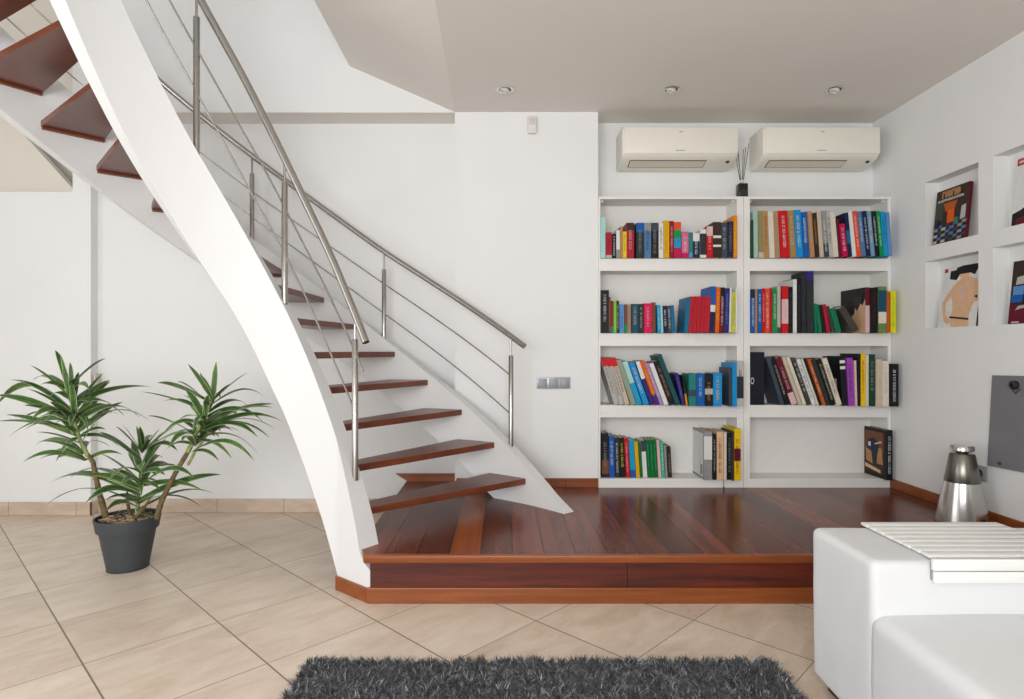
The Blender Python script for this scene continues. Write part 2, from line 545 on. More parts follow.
RAIL_IN = [(53, 1.065), (56, 1.143), (63.4, 1.33), (71, 1.54), (80.4, 1.783), (90, 2.049), (102.7, 2.395), (116.7, 2.735), (130, 3.06), (150, 3.55), (175, 4.1)]
RAIL_OUT = [(49.6, 1.112), (60, 1.315), (70, 1.513), (81.1, 1.737), (95.9, 2.08), (107.4, 2.345), (117.2, 2.573), (123.5, 2.725), (150, 3.36), (156, 3.5)]


def curve_pts(r, a0, a1, tab, n=60, dz=0):
    # gentle smoothing of the table
    return [cyl(r, a0 + (a1 - a0) * i / n, sum(interp(tab, a0 + (a1 - a0) * i / n + d) for d in (-3, 0, 3)) / 3 + dz) for i in range(n + 1)]


def rail(name_i, r, a0, a1, tab, posts, rods, topprof, ends, ends0):
    R = empty(name_i, (0, 0, 0), parent=ST)
    m = MB(); m.tube(curve_pts(r, a0, a1, tab), .0175, 14); m.build('handrail', M_steel, R, smooth=True)
    for a in posts:
        zb = interp(topprof, a) - .015; zt = interp(tab, a) - .01
        x, y, _ = cyl(r, a, 0)
        M_ = Matrix.Translation((x, y, 0))
        m = MB(); sl = zt - .105
        m.lathe([(.0145, zb), (.0145, sl - .002), (.013, sl), (.006, sl + .001), (.006, zt)], 16, 0, M_)
        m.build('post', M_steel, R, smooth=True)
    for rt, e0 in zip(rods, ends0):
        m = MB(); m.tube(curve_pts(r - .004, e0, ends[1], rt), .0046, 8); m.build('rod', M_steel, R, smooth=True)
    return R


ROD_IA = [(54, .94), (56.5, .997), (61.8, 1.121), (73.5, 1.40), (84.3, 1.67), (97.2, 2.0), (116.8, 2.475), (126, 2.69), (150, 3.27), (175, 3.85)]
ROD_IB = [(54, .655), (63, .875), (71, 1.08), (80, 1.33), (87.4, 1.53), (101.5, 1.88), (116.8, 2.275), (132.7, 2.655), (150, 3.07), (175, 3.65)]
ROD_OA = [(53, .945), (81, 1.525), (107.4, 2.115), (116.7, 2.33), (150, 3.12)]
ROD_OB = [(53, .715), (81, 1.332), (107.4, 1.95), (112.7, 2.08), (150, 2.92)]
rail('inner_railing', .775, 55.6, 172, RAIL_IN, (60.7, 88.6, 117.5, 146), (ROD_IA, ROD_IB), IN_TOP, (57.5, 172), (56.6, 61.0))
rail('outer_railing', 1.845, 50.0, 153, RAIL_OUT, (53.05, 81.14, 107.4, 133.0), (ROD_OA, ROD_OB), OUT_TOP, (53.05, 153), (53.05, 53.05))

# ------------------------------------------------------------------ bookcases
UX = [(.614, 1.546), (1.548, 2.497)]
INX = [(.6265, 1.504), (1.588, 2.4735)]
ZS = [(.27, .663), (.743, 1.1225), (1.205, 1.605), (1.685, 2.066)]   # clear openings, bottom row first
YS = 3.84
LBL = ['left-hand white built-in bookcase beside the pier, full of books', 'right-hand white built-in bookcase in the corner by the niches']
for b in range(2):
    x0, x1 = UX[b]; i0, i1 = INX[b]
    B = tag(empty('bookcase', ((x0 + x1) / 2, YS + .1, ZP)), LBL[b], 'bookcase', 'built-in bookcases')
    for (a, c) in ((x0, i0), (i1, x1)):
        m = MB(); m.box((a, YS, ZP), (c, YB - .002, 2.082)); pbuild(m, 'side_panel', M_shelf, B, bevel=.0015)
    m = MB(); m.box((i0, YS + .001, ZP), (i1, YS + .02, .262)); pbuild(m, 'plinth', M_shelf, B)
    for (za, zb) in ((.25, .27), (.663, .743), (1.1225, 1.205), (1.605, 1.685)):
        m = MB(); m.box((i0, YS, za), (i1, YB - .003, zb)); pbuild(m, 'shelf', M_shelf, B, bevel=.0015)
    m = MB(); m.box((x0, YS - .004, 2.066), (x1, YB - .002, 2.083)); pbuild(m, 'top_board', M_shelf, B, bevel=.0015)
    m = MB(); m.box((i0, YB - .012, .27), (i1, YB - .004, 2.066)); pbuild(m, 'back_panel', M_shelf, B)
    for sx in (i0 + .014, i1 - .014):
        m = MB(); m.lathe([(.009, 0), (.009, .006), (.006, .012)], 12, 0, Matrix.Translation((sx, YS + .03, 2.052))); pbuild(m, 'fitting', M_white, B, smooth=True)

# ------------------------------------------------------------------ books
C = {
    'turq': (172, 220, 216), 'crimson': (178, 24, 52), 'black': (24, 24, 28), 'cream': (226, 218, 200), 'tan': (186, 140, 92),
    'yellow': (236, 206, 22), 'dred': (150, 16, 30), 'steel': (84, 124, 172), 'white': (232, 232, 230), 'gold': (226, 176, 10),
    'rainbow': (40, 150, 200), 'pink': (216, 110, 150), 'teal': (40, 132, 124), 'navy': (26, 36, 72), 'slate': (62, 72, 84), 'orange': (236, 142, 20),
    'pgreen': (168, 198, 182), 'tgreen': (150, 140, 92), 'lbrown': (176, 140, 112), 'red': (206, 16, 28), 'khaki': (168, 136, 84), 'sky': (20, 146, 214),
    'blue': (18, 92, 176), 'dbrown': (58, 42, 34), 'beige': (206, 192, 170), 'grey': (150, 150, 148), 'lgrey': (190, 188, 182), 'maroon': (104, 20, 40),
    'magenta': (196, 14, 84), 'orred': (232, 84, 40), 'lsteel': (120, 160, 190), 'green': (12, 150, 74), 'cyan': (16, 160, 208), 'lblue': (96, 148, 204),
    'brown': (120, 76, 52), 'lime': (120, 206, 60), 'dteal': (24, 78, 98), 'charcoal': (44, 50, 52), 'hotpink': (226, 14, 86), 'ltblue': (90, 190, 220),
    'tblue': (20, 108, 148), 'vred': (190, 30, 48), 'purple': (74, 40, 120), 'lime2': (200, 206, 70), 'rorange': (230, 96, 20), 'dgreen': (22, 66, 50),
    'egreen': (10, 122, 82), 'dgrey': (70, 66, 58), 'olive': (104, 140, 70), 'bsh': (190, 92, 30), 'cyellow': (232, 224, 20), 'ggreen': (150, 162, 144),
    'lav': (170, 140, 190), 'indigo': (50, 40, 120), 'bteal': (20, 80, 84), 'binder': (22, 24, 40), 'violet': (160, 72, 178), 'dgr2': (10, 112, 50),
    'mint': (60, 190, 140), 'glav': (150, 146, 160), 'bgrey': (150, 150, 150), 'peach': (232, 190, 150), 'dkyel': (240, 200, 10), 'pinkc': (226, 190, 190),
}


def cmat(key):
    c = C[key]
    return mat('cover_' + key, tuple(v * .95 for v in c), .45, var=.06, nscale=30, spec=.25)


M_pages = mat('book_pages', (216, 206, 184), .8, var=.08, nscale=150)


def book(x0, x1, z0, ytop, yf, lean, key, desc, group, title='white', bands=(), depth=None, pic=None):
    """x0,x1 world base extent at the spine plane; lean = sideways shift of the top in metres"""
    zt = EYE - (ytop - 349.5) * yf / F
    Hh = zt - z0
    a = math.atan2(lean, Hh)
    L = Hh / math.cos(a) - (abs(math.tan(a)) * 0)
    th = max(.006, (x1 - x0) * math.cos(a) - .0012)
    if lean <= 0:
        if lean < -.01: L = (Hh - th * math.sin(-a)) / math.cos(a)
        loc = (x0, yf, z0 + .0006)
    else:
        L = (Hh - th * math.sin(a)) / math.cos(a) if lean > .01 else L
        loc = (x1 - th * math.cos(a), yf, z0 + .0006 + th * math.sin(a))
    d = depth or min(YB - .016 - yf, max(.12, min(.2, L * .72)))
    R = tag(empty('book', loc, (0, a, 0)), desc, 'book', group)
    cv = cmat(key); c = min(.0025, th * .18)
    m = MB()
    m.box((0, 0, 0), (th, c, L)); m.box((0, c, 0), (c, d, L)); m.box((th - c, c, 0), (th, d, L))
    mats = [cv]
    for i, (f0, f1, bk) in enumerate(bands):
        mats.append(cmat(bk)); m.box((-.0003, -.0004, L * f0), (th + .0003, .001, L * f1), i + 1)
    m.build('cover', mats, R)
    m = MB(); m.box((c, c, .003), (th - c, d - .004, L - .004)); m.build('pages', M_pages, R)
    if title and th > .012:
        m = MB(); rnd = random.Random(int(x0 * 10000) + int(L * 999))
        zz = L * rnd.uniform(.86, .9) if not bands else L * .8
        lo = L * rnd.uniform(.12, .32)
        hw = min(.008, th * .2)
        while zz > lo:
            g = rnd.uniform(.004, .0075)
            s = rnd.choice((0, 1, 2))
            if rnd.random() < .85:
                m.box((th / 2 - hw, -.0011, zz - g * .8), (th / 2 + hw, -.0003, zz - g * .55))
                if s: m.box((th / 2 - hw, -.0011, zz - g * .8), (th / 2 - hw * .5, -.0003, zz))
                if s == 2: m.box((th / 2 + hw * .45, -.0011, zz - g * .8), (th / 2 + hw, -.0003, zz - g * .2))
            zz -= g
        if m.v:
            m.build('spine_title', cmat(title), R)
    if pic:
        # picture on the left-hand board, u along depth (front to back), v up
        m = MB(); mats = []
        for i, (pk, poly) in enumerate(pic):
            mats.append(cmat(pk))
            x = -.0006 - .0004 * i
            m.add([(x, d * uu, L * vv) for uu, vv in poly] + [(.001, d * uu, L * vv) for uu, vv in poly],
                  [tuple(range(len(poly)))] + [(q, (q + 1) % len(poly), len(poly) + (q + 1) % len(poly), len(poly) + q) for q in range(len(poly))], i)
        m.build('cover_picture', mats, R)
    return R


ROWS = []
# each entry: base x0, base x1, top y (zoomed px of the crop), lean px, colour, words, title colour, bands
ROWS.append(dict(name='top shelf of the left bookcase', ox=595, oy=195, s=.1465, z=ZS[3][0], yf=3.835, bk=[
    (36, 68, 150, 0, 'turq', 'tall pale turquoise book', None, ()),
    (75, 116, 255, 0, 'crimson', 'short crimson book', 'dred', ((.0, .12, 'lgrey'),)),
    (118, 145, 265, 0, 'black', 'small black book with white lettering', 'white', ()),
    (146, 171, 240, 0, 'white', 'short off-white book with a grey foot', None, ((.0, .3, 'grey'),)),
    (172, 189, 215, 0, 'tan', 'thin tan book', None, ()),
    (190, 217, 250, 0, 'yellow', 'short bright yellow book', 'tan', ()),
    (217, 268, 190, 0, 'crimson', 'crimson book with a dark picture on its spine head', 'pinkc', ((.78, 1, 'dbrown'),)),
    (282, 335, 190, 0, 'charcoal', 'charcoal book with a blue spine head', 'grey', ((.72, 1, 'blue'),)),
    (337, 384, 190, 0, 'steel', 'steel blue book with a grey spine head', 'navy', ((.76, 1, 'grey'),)),
    (386, 432, 190, 0, 'black', 'black book with a dusty blue spine head', 'grey', ((.76, 1, 'slate'),)),
    (436, 468, 190, 0, 'white', 'white book with small black lettering', 'charcoal', ()),
    (470, 508, 175, 0, 'gold', 'tall golden yellow book', 'orange', ()),
    (510, 539, 178, 0, 'dred', 'tall dark red book', 'pinkc', ()),
    (540, 588, 185, 0, 'rainbow', 'rainbow spined book, orange to violet', None, ((.78, 1, 'orred'), (.55, .78, 'green'), (.0, .28, 'magenta'))),
    (592, 640, 250, 0, 'pink', 'short rose pink book', 'white', ((0, .18, 'magenta'),)),
    (642, 668, 255, 0, 'teal', 'small teal green book', None, ((0, .2, 'lblue'),)),
    (670, 714, 262, 0, 'navy', 'short navy book with a white head', 'white', ((.68, 1, 'white'),)),
    (718, 760, 235, 0, 'white', 'white book with a black spine label', None, ((.1, .85, 'charcoal'),)),
    (763, 805, 215, 0, 'red', 'scarlet book with a white head', 'pinkc', ((.7, 1, 'pinkc'),)),
    (807, 862, 185, 0, 'dbrown', 'dark brown book with pale arcs on its spine', None, ((.55, .62, 'white'), (.3, .36, 'white'))),
    (864, 905, 190, 0, 'slate', 'slate grey book with pale lettering', 'lgrey', ()),
    (908, 945, 180, 0, 'navy', 'navy blue book', 'khaki', ()),
    (946, 972, 140, 0, 'orange', 'tall orange book', 'yellow', ()),
]))
ROWS.append(dict(name='top shelf of the right bookcase', ox=745, oy=195, s=.1465, z=ZS[3][0], yf=3.80, bk=[
    (40, 56, 170, 0, 'dgreen', 'short dark green book', None, ()),
    (61, 92, 110, -5, 'pgreen', 'pale green book', None, ()),
    (95, 130, 110, -6, 'tgreen', 'olive tan book', None, ((.0, .12, 'beige'),)),
    (131, 165, 110, -8, 'tan', 'tan book', 'brown', ()),
    (168, 205, 115, -12, 'cream', 'cream book', None, ()),
    (207, 241, 110, -16, 'lbrown', 'light brown book', None, ()),
    (246, 308, 105, -20, 'red', 'thick scarlet book with white lettering', 'white', ()),
    (310, 352, 105, -20, 'khaki', 'khaki book', 'beige', ()),
    (354, 400, 100, -20, 'sky', 'sky blue book', 'white', ()),
    (402, 442, 115, -20, 'blue', 'deep blue book with white lettering', 'white', ()),
    (446, 478, 110, -22, 'tan', 'tan book with a dark neighbour', 'beige', ()),
    (480, 510, 122, -22, 'dbrown', 'dark brown book', 'tan', ()),
    (512, 540, 110, -22, 'beige', 'beige book', None, ()),
    (542, 575, 106, -22, 'grey', 'grey book with a marbled foot', 'white', ((0, .3, 'slate'),)),
    (577, 604, 104, -22, 'lgrey', 'light grey book', 'slate', ()),
    (606, 640, 120, -24, 'cream', 'cream white book', None, ()),
    (642, 665, 165, -24, 'maroon', 'short dark maroon book', None, ()),
    (667, 705, 195, -24, 'magenta', 'short magenta book', 'white', ()),
    (707, 733, 120, -28, 'navy', 'navy photo-spined book', None, ((.3, .6, 'tblue'),)),
    (735, 762, 112, -30, 'white', 'thin white book', None, ()),
    (764, 795, 108, -32, 'orred', 'orange red book', 'white', ()),
    (797, 828, 110, -32, 'steel', 'mid blue book with white lettering', 'white', ()),
    (830, 860, 108, -32, 'navy', 'dark navy book with white lettering', 'white', ()),
    (862, 890, 108, -30, 'lsteel', 'light steel blue book', 'white', ()),
    (892, 921, 108, -29, 'black', 'black book with white lettering', 'white', ()),
    (923, 947, 108, -27, 'green', 'bright green book', 'white', ()),
    (949, 978, 112, -24, 'cyan', 'cyan book', 'blue', ()),
    (980, 1006, 118, -20, 'lblue', 'pale blue book', None, ()),
]))
ROWS.append(dict(name='second shelf of the left bookcase', ox=595, oy=270, s=.1465, z=ZS[2][0], yf=3.825, bk=[
    (36, 92, 138, 0, 'black', 'tall thick black book with rows of white lettering', 'white', ()),
    (95, 108, 185, 0, 'brown', 'thin brown book', None, ()),
    (109, 127, 210, 0, 'dred', 'thin dark red book', None, ((.0, .2, 'teal'),)),
    (128, 148, 215, 0, 'lime', 'thin lime green book', None, ()),
    (149, 165, 210, 0, 'charcoal', 'thin charcoal book', 'white', ()),
    (168, 200, 235, 0, 'lblue', 'cornflower blue book', 'blue', ()),
    (202, 221, 235, 0, 'brown', 'slim brown book', None, ((0, .3, 'green'),)),
    (222, 246, 235, 0, 'lbrown', 'reddish brown book', 'crimson', ()),
    (250, 298, 232, 0, 'dteal', 'dark teal book', 'lgrey', ()),
    (300, 333, 232, 0, 'charcoal', 'charcoal book with pale lettering', 'lgrey', ()),
    (335, 389, 228, 0, 'hotpink', 'thick hot pink book', 'pinkc', ()),
    (390, 415, 222, 0, 'brown', 'narrow chestnut brown book', None, ()),
    (428, 452, 240, -6, 'cyan', 'narrow cyan book', 'white', ()),
    (453, 468, 240, -7, 'turq', 'thin pale turquoise book', None, ()),
    (470, 499, 245, -8, 'navy', 'navy book with white lettering', 'white', ()),
    (501, 526, 245, -9, 'slate', 'slate blue book with white lettering', 'white', ()),
    (528, 553, 240, -14, 'tblue', 'teal blue book leaning left', None, ()),
    (606, 636, 188, 18, 'tblue', 'blue book leaning against the red set', None, ()),
    (638, 663, 180, 14, 'vred', 'leftmost volume of the matching red set', 'red', ()),
    (664, 689, 180, 14, 'vred', 'second volume of the matching red set', 'red', ()),
    (690, 715, 180, 13, 'vred', 'middle volume of the matching red set', 'red', ()),
    (716, 740, 180, 13, 'vred', 'fourth volume of the matching red set', 'red', ()),
    (741, 779, 182, 12, 'vred', 'rightmost and thickest volume of the red set', 'red', ()),
    (782, 815, 112, 11, 'blue', 'tall royal blue book with a white label', None, ((.45, .6, 'white'), (0, .45, 'navy'))),
    (818, 847, 118, 10, 'rorange', 'tall bright orange book', 'yellow', ()),
    (849, 878, 120, 8, 'maroon', 'tall maroon black book', 'white', ((.75, 1, 'black'),)),
    (880, 912, 125, 8, 'indigo', 'tall indigo blue book', 'lblue', ()),
    (914, 926, 122, 7, 'white', 'thin white book', None, ()),
    (928, 956, 150, 6, 'lime2', 'yellow green book', 'tgreen', ()),
    (958, 970, 120, 4, 'white', 'white book at the open right end', None, ()),
]))
ROWS.append(dict(name='second shelf of the right bookcase', ox=745, oy=265, s=.1514, z=ZS[2][0], yf=3.80, bk=[
    (34, 64, 160, 0, 'blue', 'royal blue book', 'white', ((.8, 1, 'navy'),)),
    (66, 83, 160, 0, 'khaki', 'thin khaki book', None, ()),
    (85, 112, 160, 0, 'blue', 'royal blue book right of the khaki one', 'white', ()),
    (114, 134, 155, 0, 'red', 'thin red book', 'pinkc', ()),
    (135, 164, 155, 0, 'orred', 'bright orange book', 'white', ()),
    (165, 181, 155, 0, 'crimson', 'thin crimson book', None, ()),
    (183, 212, 155, 0, 'green', 'green book', 'white', ()),
    (214, 236, 140, 0, 'lgrey', 'thin grey book with a dark foot', None, ((0, .12, 'slate'),)),
    (243, 287, 140, 0, 'red', 'scarlet book with a white label', None, ((.2, .72, 'pinkc'),)),
    (289, 316, 145, 0, 'black', 'black book', 'slate', ()),
    (318, 343, 95, 0, 'white', 'tall white book', None, ()),
    (345, 374, 85, 0, 'black', 'tall black book', 'slate', ()),
    (376, 404, 80, -2, 'charcoal', 'tall charcoal book', 'slate', ()),
    (409, 458, 42, -4, 'charcoal', 'tallest book, thick, dark violet grey', None, ((.85, 1, 'indigo'),)),
    (464, 478, 255, -10, 'egreen', 'short dark green book', None, ()),
    (486, 512, 258, -24, 'egreen', 'emerald green book leaning left', 'teal', ()),
    (516, 536, 262, -27, 'black', 'black book leaning left', None, ()),
    (542, 566, 258, -32, 'crimson', 'thin crimson book leaning left', None, ()),
    (574, 594, 270, -38, 'dgrey', 'dark grey book leaning left', None, ()),
    (602, 640, 285, -44, 'egreen', 'green book leaning left on the dark books', 'teal', ()),
    (716, 768, 268, -112, 'dgrey', 'dark olive grey book leaning far to the left', None, ()),
    (794, 826, 148, 0, 'pinkc', 'big book whose black cover shows a bare shoulder', None, ((.6, 1, 'maroon'),)),
    (828, 880, 150, 0, 'black', 'thick black book with maroon lettering', 'maroon', ()),
    (882, 935, 143, 0, 'olive', 'olive green book with a blue label', None, ((.45, .92, 'dteal'), (.2, .45, 'cream'))),
    (937, 961, 180, 0, 'bsh', 'burnt orange book', None, ()),
    (963, 998, 172, 0, 'cyellow', 'bright yellow book', 'lime', ()),
]))
ROWS.append(dict(name='third shelf of the left bookcase', ox=595, oy=345, s=.1514, z=ZS[1][0], yf=3.80, bk=[
    (128, 160, 82, -92, 'lgrey', 'leftmost of the leaning trio with red heads', 'brown', ((.82, 1, 'red'),)),
    (163, 196, 82, -94, 'lgrey', 'middle of the leaning trio with red heads', 'brown', ((.82, 1, 'red'),)),
    (199, 232, 82, -96, 'beige', 'rightmost of the leaning trio with red heads', 'maroon', ((.82, 1, 'red'),)),
    (240, 276, 94, -102, 'ggreen', 'grey green leaning book', None, ()),
    (280, 315, 105, -102, 'turq', 'pale leaning book with a teal foot', None, ((0, .5, 'cyan'),)),
    (322, 362, 112, -102, 'sky', 'sky blue leaning book', 'white', ()),
    (366, 394, 105, -100, 'indigo', 'violet leaning book with a white head', None, ((.6, 1, 'white'),)),
    (398, 430, 103, -104, 'rorange', 'orange leaning book with purple pattern', 'yellow', ((.0, .25, 'purple'),)),
    (432, 456, 118, -104, 'lav', 'lavender leaning book', 'white', ()),
    (459, 490, 118, -104, 'white', 'white leaning book', None, ()),
    (493, 532, 100, -108, 'black', 'black leaning book with gold lettering', 'tan', ()),
    (536, 570, 60, -130, 'bteal', 'tallest leaning book, dark teal', None, ()),
    (576, 600, 185, -50, 'indigo', 'indigo book leaning at a slant', 'lblue', ()),
    (601, 614, 200, -26, 'black', 'thin black book with an orange foot', None, ((0, .4, 'orange'),)),
    (620, 668, 190, 0, 'teal', 'upright teal green book with a dark square', None, ((.3, .5, 'slate'),)),
    (670, 725, 190, 0, 'blue', 'upright royal blue book', 'turq', ()),
    (727, 780, 190, 0, 'black', 'upright black book with a pale picture', 'tan', ((.36, .54, 'lgrey'),)),
    (782, 840, 186, 0, 'sky', 'upright sky blue book', 'yellow', ()),
    (886, 906, 150, 0, 'slate', 'narrow grey book', None, ()),
    (908, 938, 118, 0, 'sky', 'tall blue book near the divider', None, ()),
    (940, 984, 106, 0, 'lgrey', 'tall off-white book with a wide black band', 'charcoal', ((.18, .66, 'charcoal'),)),
]))
ROWS.append(dict(name='third shelf of the right bookcase', ox=745, oy=345, s=.15625, z=ZS[1][0], yf=3.79, bk=[
    (30, 122, 46, 0, 'binder', 'wide navy black binder with a white ring', None, ()),
    (228, 256, 78, -95, 'slate', 'dark slate leaning book', None, ()),
    (262, 292, 80, -100, 'black', 'black leaning book beside the slate one', 'beige', ()),
    (298, 338, 76, -108, 'maroon', 'maroon patterned leaning book', 'pinkc', ((.0, .25, 'pinkc'),)),
    (344, 368, 70, -112, 'beige', 'beige leaning book', None, ()),
    (372, 396, 72, -112, 'cream', 'cream leaning book', None, ()),
    (402, 428, 80, -108, 'dgrey', 'grey and black leaning book', 'white', ()),
    (432, 458, 88, -106, 'white', 'white leaning book', 'slate', ()),
    (461, 476, 88, -104, 'cream', 'thin cream leaning book', None, ()),
    (479, 494, 88, -103, 'black', 'thin black leaning book', None, ()),
    (497, 522, 88, -102, 'bsh', 'rust brown leaning book', 'cream', ()),
    (526, 552, 88, -102, 'charcoal', 'charcoal leaning book', None, ()),
    (555, 586, 85, -101, 'black', 'black leaning book with pale lettering', 'beige', ()),
    (590, 624, 82, -100, 'cream', 'cream leaning book with dark lettering', 'brown', ()),
    (626, 660, 72, -22, 'black', 'black book with white dots and figure one', None, ((.86, .92, 'white'), (.74, .8, 'white'))),
    (664, 704, 82, -14, 'violet', 'violet book', 'indigo', ()),
    (706, 721, 100, -8, 'pinkc', 'thin pinkish book', None, ()),
    (723, 741, 56, 0, 'black', 'tall narrow black book', None, ()),
    (743, 772, 56, 0, 'dkyel', 'tall yellow book with red lettering', 'red', ()),
    (774, 794, 62, 0, 'cream', 'tall cream book', None, ()),
    (796, 834, 60, 0, 'dgreen', 'tall dark green book with grey lettering', 'grey', ()),
    (840, 880, 92, 0, 'beige', 'beige linen book', None, ()),
    (882, 922, 102, 0, 'cream', 'cream linen book', 'beige', ()),
    (930, 984, 122, 0, 'black', 'black book with white lettering', 'white', ()),
]))
ROWS.append(dict(name='bottom shelf of the left bookcase', ox=595, oy=415, s=.1514, z=ZS[0][0], yf=3.87, bk=[
    (46, 94, 122, -4, 'black', 'thick black book with a picture at its foot', 'grey', ((.08, .4, 'brown'),)),
    (96, 132, 140, -4, 'blue', 'blue book with white lettering', 'white', ()),
    (135, 165, 150, -6, 'charcoal', 'charcoal book with pale lettering', 'white', ()),
    (167, 202, 152, -8, 'black', 'black book with yellow lettering', 'yellow', ()),
    (205, 232, 155, -12, 'red', 'red book', 'pinkc', ()),
    (236, 270, 165, -13, 'cyan', 'bright blue book', None, ((.0, .2, 'blue'),)),
    (273, 298, 178, -15, 'gold', 'golden yellow book', None, ()),
    (300, 316, 178, -15, 'dgr2', 'thin green book', None, ()),
    (318, 347, 168, -15, 'white', 'white and grey book', None, ((.7, 1, 'slate'),)),
    (349, 371, 165, -15, 'dgr2', 'left volume of the three matching green books', 'mint', ()),
    (372, 394, 165, -15, 'dgr2', 'centre volume of the three matching green books', 'mint', ()),
    (395, 417, 165, -15, 'dgr2', 'right volume of the three matching green books', 'mint', ()),
    (420, 440, 165, -15, 'pinkc', 'thin pale pink book', None, ()),
    (442, 464, 176, -14, 'mint', 'mint green book', 'white', ()),
    (466, 482, 200, -12, 'glav', 'short grey lavender book', None, ()),
    (484, 510, 210, -10, 'dbrown', 'short dark book at the end of the row', 'grey', ()),
    (720, 774, 110, 0, 'bgrey', 'grey binder with a white label', None, ((.42, .9, 'white'),)),
    (778, 803, 130, 0, 'black', 'black book with stacked white lettering', 'lgrey', ()),
    (805, 850, 112, 0, 'peach', 'peach book', 'brown', ()),
    (852, 870, 115, 0, 'cream', 'thin cream book', None, ()),
    (872, 909, 118, 0, 'black', 'black book with grey lettering', 'grey', ()),
    (910, 920, 110, 0, 'dgrey', 'thin dark grey book', None, ()),
    (922, 964, 92, 0, 'dkyel', 'yellow book with a dark red band', 'maroon', ((.38, .62, 'maroon'),)),
]))

labels = {}
for ri, row in enumerate(ROWS):
    px = lambda z: row['ox'] + z * row['s']
    prev = None
    for bi, (x0, x1, yt, ln, key, words, title, bands) in enumerate(row['bk']):
        yf = row['yf']
        fr = (px(x1) - (600 if ri % 2 == 0 else 750)) / 138
        if ri < 6: yf = (3.83, 3.825, 3.83, 3.83, 3.83, 3.845)[ri] - (.03, .085, .08, .09, .10, .115)[ri] * max(0, min(1, fr)) ** 1.5
        if ri == 6 and x0 > 700: yf = 3.80 if x0 < 900 else 3.775
        W = lambda p: (p - 503) * yf / F
        a0, a1 = W(px(x0)), W(px(x1))
        lean = ln * row['s'] * yf / F
        iL, iR = INX[ri % 2]
        sh = max(0, iL + .001 - min(a0, a0 + lean * .97)); a0 += sh; a1 += sh
        sh = max(0, max(a1, a1 + lean) - iR + .001); a0 -= sh; a1 -= sh
        lab = f"{words}, {row['name']}"
        if lab in labels: print('DUPLICATE LABEL', lab)
        labels[lab] = 1
        pic = None; depth = None
        if ri == 3 and 790 < x0 < 800:
            depth = .285
            pic = [('black', [(.0, 0), (1, 0), (1, 1), (0, 1)]), ('peach', [(0, 0), (.5, 0), (.55, .35), (.4, .45), (.38, .62), (.22, .72), (.1, .6), (0, .75)]), ('dbrown', [(.3, .5), (.45, .62), (.4, .8), (.15, .84), (.12, .7)])]
        if ri == 6 and 715 < x0 < 725:
            depth = .235
            pic = [('white', [(.08, .05), (.97, .05), (.97, .95), (.08, .95)]), ('grey', [(.12, .08), (.3, .08), (.3, .3), (.12, .3)])]
        if ri == 5 and x0 == 30:
            pic = None
        o = book(a0, a1, row['z'], row['oy'] + yt * row['s'], yf, lean, key, lab, 'books on the ' + row['name'], title or None, bands, depth, pic)
        if ri == 5 and x0 == 30:      # white ring mark on the wide binder
            m = MB(); n = 20
            cx, cz = .010, .155
            for i in range(n):
                a = 2 * PI * i / n; b = 2 * PI * (i + 1) / n
                q = [(cx + rr * .011 * math.cos(aa) + .004, -.0012, cz + rr * .022 * math.sin(aa)) for aa in (a, b) for rr in (.7, 1)]
                m.add([q[0], q[1], q[3], q[2]], [(0, 1, 2, 3)])
            m.build('ring_mark', cmat('white'), o)
        if ri == 5 and x0 == 626:     # large white figure 1 on the board of the black book
            m = MB()
            m.add([(-.0008, .05, .06), (-.0008, .085, .06), (-.0008, .085, .17), (-.0008, .05, .17), (-.0008, .11, .16), (-.0008, .085, .14)], [(0, 1, 2, 3), (2, 4, 5)])
            m.build('figure_one', cmat('white'), o)
        if ri == 6 and 804 < x0 < 806:  # ribbon marker hanging in front of the plinth
            m = MB(); m.tube([(.035, -.001, .005), (.036, -.012, -.002), (.037, -.016, -.02), (.038, -.016, -.035)], .0018, 6)
            m.lathe([(.001, 0), (.004, -.004), (.0045, -.024), (.001, -.026)], 8, 0, Matrix.Translation((.038, -.016, -.034)))
            m.build('ribbon_marker', M_dark, o)

# large picture book alone on the bottom shelf of the right bookcase
x1 = 2.4725
book(x1 - .040, x1, .27, 430.5, 3.79, 0, 'black', 'large black picture book standing alone in the bottom right compartment', 'books on the bottom shelf of the right bookcase', 'white', (), .232, [
    ('dbrown', [(.12, .08), (.96, .08), (.96, .93), (.12, .93)]),
    ('brown', [(.12, .5), (.96, .5), (.96, .93), (.12, .93)]),
    ('tan', [(.14, .28), (.42, .28), (.38, .62), (.2, .6)]),
    ('tan', [(.6, .25), (.9, .3), (.92, .55), (.7, .62)]),
    ('peach', [(.25, .1), (.95, .16), (.95, .24), (.25, .16)]),
    ('navy', [(.35, .55), (.5, .3), (.6, .5), (.85, .55), (.8, .75), (.55, .8), (.3, .7)]),
    ('white', [(.68, .6), (.8, .62), (.78, .7), (.68, .7)]),
    ('peach', [(.2, .72), (.5, .66), (.5, .69), (.2, .76)])])

# ------------------------------------------------------------------ magazines in the wall niches


